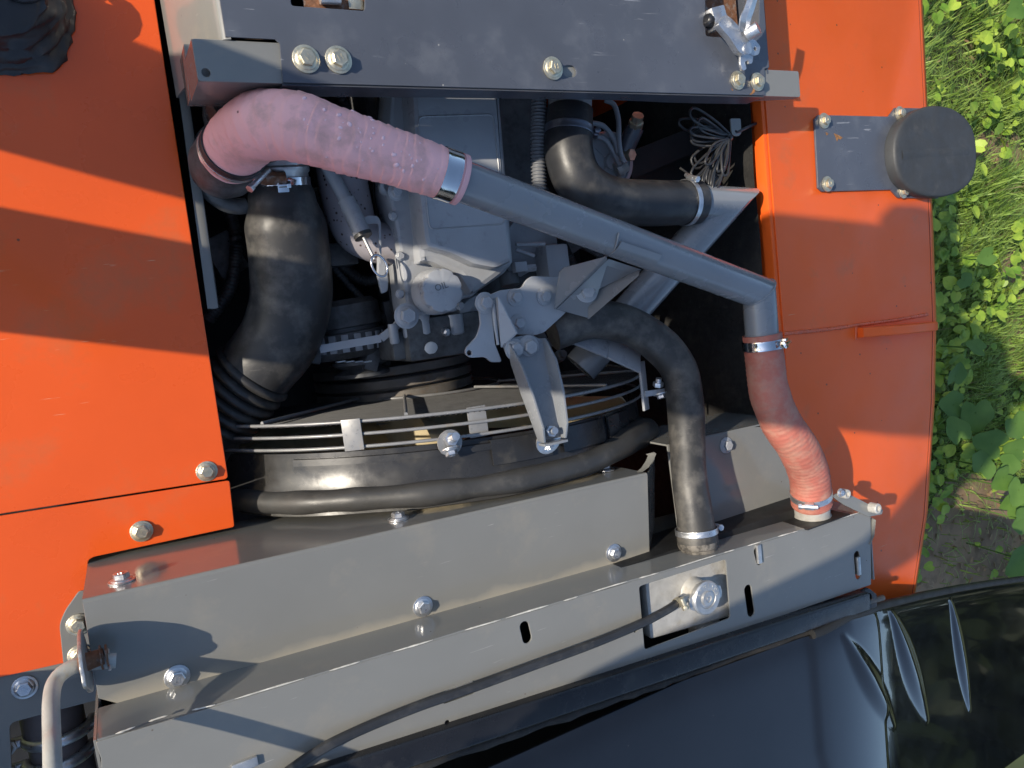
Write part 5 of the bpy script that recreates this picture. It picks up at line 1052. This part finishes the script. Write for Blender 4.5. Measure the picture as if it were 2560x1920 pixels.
    pr_ = thing('person', 'person in blue shirt and dark trousers standing on the orange deck taking the photograph', 'person', (-0.7, 0.37, PZ))
    ob = link(bpy.data.objects.new('body', m2)); adopt(ob, pr_)
    hc = V((-0.66, 0.37, 1.69)); b = MB(); b.lathe(hc, (-0.2, 0, 1), [(0.098, -0.07), (0.112, -0.02), (0.106, 0.03), (0.075, 0.07), (0.03, 0.088)], 24, fn=lambda a, h: 1 + 0.04 * math.sin(a * 5)); b.done('hair', mat('dark_hair', (0.02, 0.016, 0.012), 0.6), pr_, 60)
person()
ph_ = thing('smartphone', 'black smartphone held out over the engine bay', 'phone', (-0.05, 0.03, 1.03))
fw_ = rot @ V((0, 0, 1)); MB().box(CAM + fw_ * 0.012 + rot @ V((-0.055, 0.0, 0)), (0.15, 0.072, 0.008), rot.to_3x3()).done('phone_body', BARB, ph_, 30, 0.003)

# ================================================================== VEGETATION on the ground right of the machine
random.seed(3)
SOILP = [(at(2425, 1330, GZ), .42, .30), (at(2400, 1430, GZ), .5, .4), (at(2450, 1440, GZ), .6, .35), (at(2530, 680, GZ), .16, .12), (at(2490, 380, GZ), .25, .1)]
bare = lambda x, y: min(((x - c.x) / a) ** 2 + ((y - c.y) / d_) ** 2 for c, a, d_ in SOILP)
def blade(vs, fs, p, h, wd, az, bend, n=3):
    d = V((math.cos(az), math.sin(az), 0)); s = V((-d.y, d.x, 0)); base = len(vs)
    for i in range(n + 1):
        t = i / n; q = p + d * bend * t * t + V((0, 0, h * (t - 0.35 * bend / max(h, .01) * t * t))); w_ = wd * (1 - t) ** 0.8
        if i < n: vs += [tuple(q - s * w_), tuple(q + s * w_)]
        else: vs.append(tuple(q))
    for i in range(n - 1): a = base + 2 * i; fs.append((a, a + 1, a + 3, a + 2))
    a = base + 2 * (n - 1); fs.append((a, a + 1, a + 2))
def stuff(name, vs, fs, m, label, cat):
    me = bpy.data.meshes.new(name); me.from_pydata(vs, [], fs); me.materials.append(m); o = link(bpy.data.objects.new(name, me)); tag(o, label, cat, kind='stuff'); return o
dens = lambda x, y: 0.5 + 0.9 * mnoise.noise(V((x * 1.6, y * 1.6, 2))) + 0.28 * (y + 0.6)       # lusher towards the top, bare soil lower down
vs, fs, vd, fd = [], [], [], []
X0, X1, Y0, Y1 = 2.85, 4.7, -2.3, 1.7
for i in range(60000):
    x, y = random.uniform(X0, X1), random.uniform(Y0, Y1)
    if random.random() > dens(x, y) or (bare(x, y) < 1 and random.random() < 0.8): continue
    cl = mnoise.noise(V((x * 6, y * 6, 7))); az = random.gauss(2.2 + 2.2 * mnoise.noise(V((x * 1.2, y * 1.2, 11))), 0.9)
    h = random.uniform(0.05, 0.15) * (1 + 0.5 * cl); dry = random.random() < 0.07
    blade(vd if dry else vs, fd if dry else fs, V((x, y, GZ)), h, random.uniform(0.0022, 0.0052), az, random.uniform(0.03, 0.16))
stuff('grass', vs, fs, GRASS, 'green grass growing on the ground right of the machine', 'grass')
stuff('dry_grass', vd, fd, DRYG, 'straw coloured dry grass among the green blades', 'dry grass')
def leaf(vs, fs, c, nrm, az, L, wd, lobes=0):
    nrm = nrm.normalized(); u = nrm.orthogonal(); u = (M.Rotation(az, 3, nrm) @ u).normalized(); v = nrm.cross(u); base = len(vs); n = 20 if lobes else 10; ring = []
    for k in range(n):
        a = 2 * math.pi * k / n; ca = math.cos(a)
        r = 1 + 0.22 * max(0, ca) ** 7 - 0.50 * max(0, -ca) ** 9 + (0.06 * math.cos(a * 5) if lobes else 0)
        ring.append(c + u * (L * r * ca) + v * (wd * r * math.sin(a)) + nrm * (0.16 * L * abs(math.sin(a)) - 0.12 * L * max(0, ca) ** 2))
    vs.append(tuple(c - u * 0.3 * L)); vs += [tuple(p) for p in ring]
    for k in range(n): fs.append((base, base + 1 + k, base + 1 + (k + 1) % n))
vs, fs = [], []
for i in range(7200):
    x, y = random.uniform(X0, X1), random.uniform(Y0, Y1); g = mnoise.noise(V((x * 2.1, y * 2.1, 21)))
    if random.random() > 0.26 + 1.3 * g + (0.14 if -1.2 < y < 0.2 else 0) or (bare(x, y) < 1 and random.random() < 0.65): continue
    leaf(vs, fs, V((x, y, GZ + random.uniform(0.02, 0.13))), V((random.gauss(0, .35) - 0.2, random.gauss(0, .35), 1)), random.uniform(0, 6.3), *(lambda s: (s, s * random.uniform(.75, 1)))(random.uniform(0.013, 0.034)))
stuff('weeds', vs, fs, LEAF, 'bright green clover-like weeds carpeting the ground', 'weeds')
vs, fs = [], []
for i in range(1500):
    x, y = random.uniform(X0, X1), random.uniform(Y0, Y1)
    leaf(vs, fs, V((x, y, GZ + random.uniform(0.004, 0.02))), V((random.gauss(0, .4), random.gauss(0, .4), 1)), random.uniform(0, 6.3), random.uniform(0.008, 0.02), random.uniform(0.004, 0.012))
stuff('leaf_litter', vs, fs, DRYL, 'brown dead leaves and stalks lying on the soil', 'leaf litter')
big = [((2385, 1012), .075), ((2440, 1032), .085), ((2480, 1110), .085), ((2545, 1125), .075), ((2395, 1080), .07), ((2455, 1165), .075), ((2520, 1160), .06), ((2510, 1195), .07), ((2548, 1225), .075), ((2530, 1265), .075), ((2552, 1300), .08), ((2558, 1400), .10), ((2390, 940), .06), ((2540, 1060), .08), ((2445, 870), .05), ((2410, 700), .045), ((2470, 640), .05), ((2545, 20), .06)]
BLAB = ['broad leaf close to the orange edge, upper of the shaded patch', 'broad leaf just right of the upper leaf by the orange edge', 'large heart-shaped leaf in the middle of the broad leaf patch', 'broad leaf at the right picture edge beside the large heart-shaped leaf',
    'broad leaf close to the orange edge, lower of the shaded patch', 'broad leaf just below the large heart-shaped leaf', 'small broad leaf between the heart-shaped leaf and the picture edge', 'broad leaf at the border of shade and sun in the patch',
    'sunlit broad leaf at the picture edge, highest of the sunlit ones', 'sunlit broad leaf over the bare brown soil', 'sunlit broad leaf at the picture edge beside the bare soil', 'lowest broad leaf, just above the black bonnet rim',
    'small broad leaf by the orange edge level with the lit orange patch top', 'broad leaf at the right picture edge above the shaded patch', 'small lone broad leaf level with the red hose clamp', 'small broad leaf between clover weeds above the lifting lug level',
    'small broad leaf nearest below the black rubber stop', 'broad leaf at the very top right corner of the grass']
for i, (p, s_) in enumerate(big):
    c = at(*p, GZ + 0.16 + 0.05 * (i % 3)); v_, f_ = [], []
    leaf(v_, f_, c, V((-0.35 + random.gauss(0, .2), random.gauss(0, .25), 1)), random.uniform(0, 6.3), s_ * 0.8, s_ * 0.78, 5)
    lr = thing('broad_leaf_plant', BLAB[i], 'plant', (c.x, c.y, GZ), 'broad leaves in the weeds')
    me = bpy.data.meshes.new('leaf'); me.from_pydata(v_, [], f_); me.polygons.foreach_set('use_smooth', [True] * len(me.polygons)); me.materials.append(BIGL); adopt(link(bpy.data.objects.new('leaf', me)), lr)
    MB().tube([V((c.x + .02, c.y + .01, GZ)), c], 0.003, 6).done('stalk', BIGL, lr, 60)
# unseen trees added round the yard to darken the sky mirrored in paintwork
vs, fs = [], []
for i in range(46):
    a = R(-175 + 350 * i / 45 + random.uniform(-2, 2)); d_ = random.uniform(15, 20)
    if abs(math.atan2(math.sin(a - math.pi + SUN_AZ), math.cos(a - math.pi + SUN_AZ))) < R(24): continue
    c = V((d_ * math.cos(a), d_ * math.sin(a), 0)); hh = random.uniform(3.2, 5.5)
    for k in range(420):
        t = random.random(); r = random.uniform(0.6, 2.2) * math.sin(math.pi * (0.12 + 0.85 * t)); g = random.uniform(0, 6.28)
        leaf(vs, fs, c + V((r * math.cos(g), r * math.sin(g), GZ + 0.3 + hh * t)), V((random.gauss(0, 1), random.gauss(0, 1), random.gauss(0.4, 1))), random.uniform(0, 6), random.uniform(.25, .5), random.uniform(.2, .4))
stuff('reflection_trees', vs, fs, TREE, 'unseen dark trees added to darken the mirrored sky', 'trees')
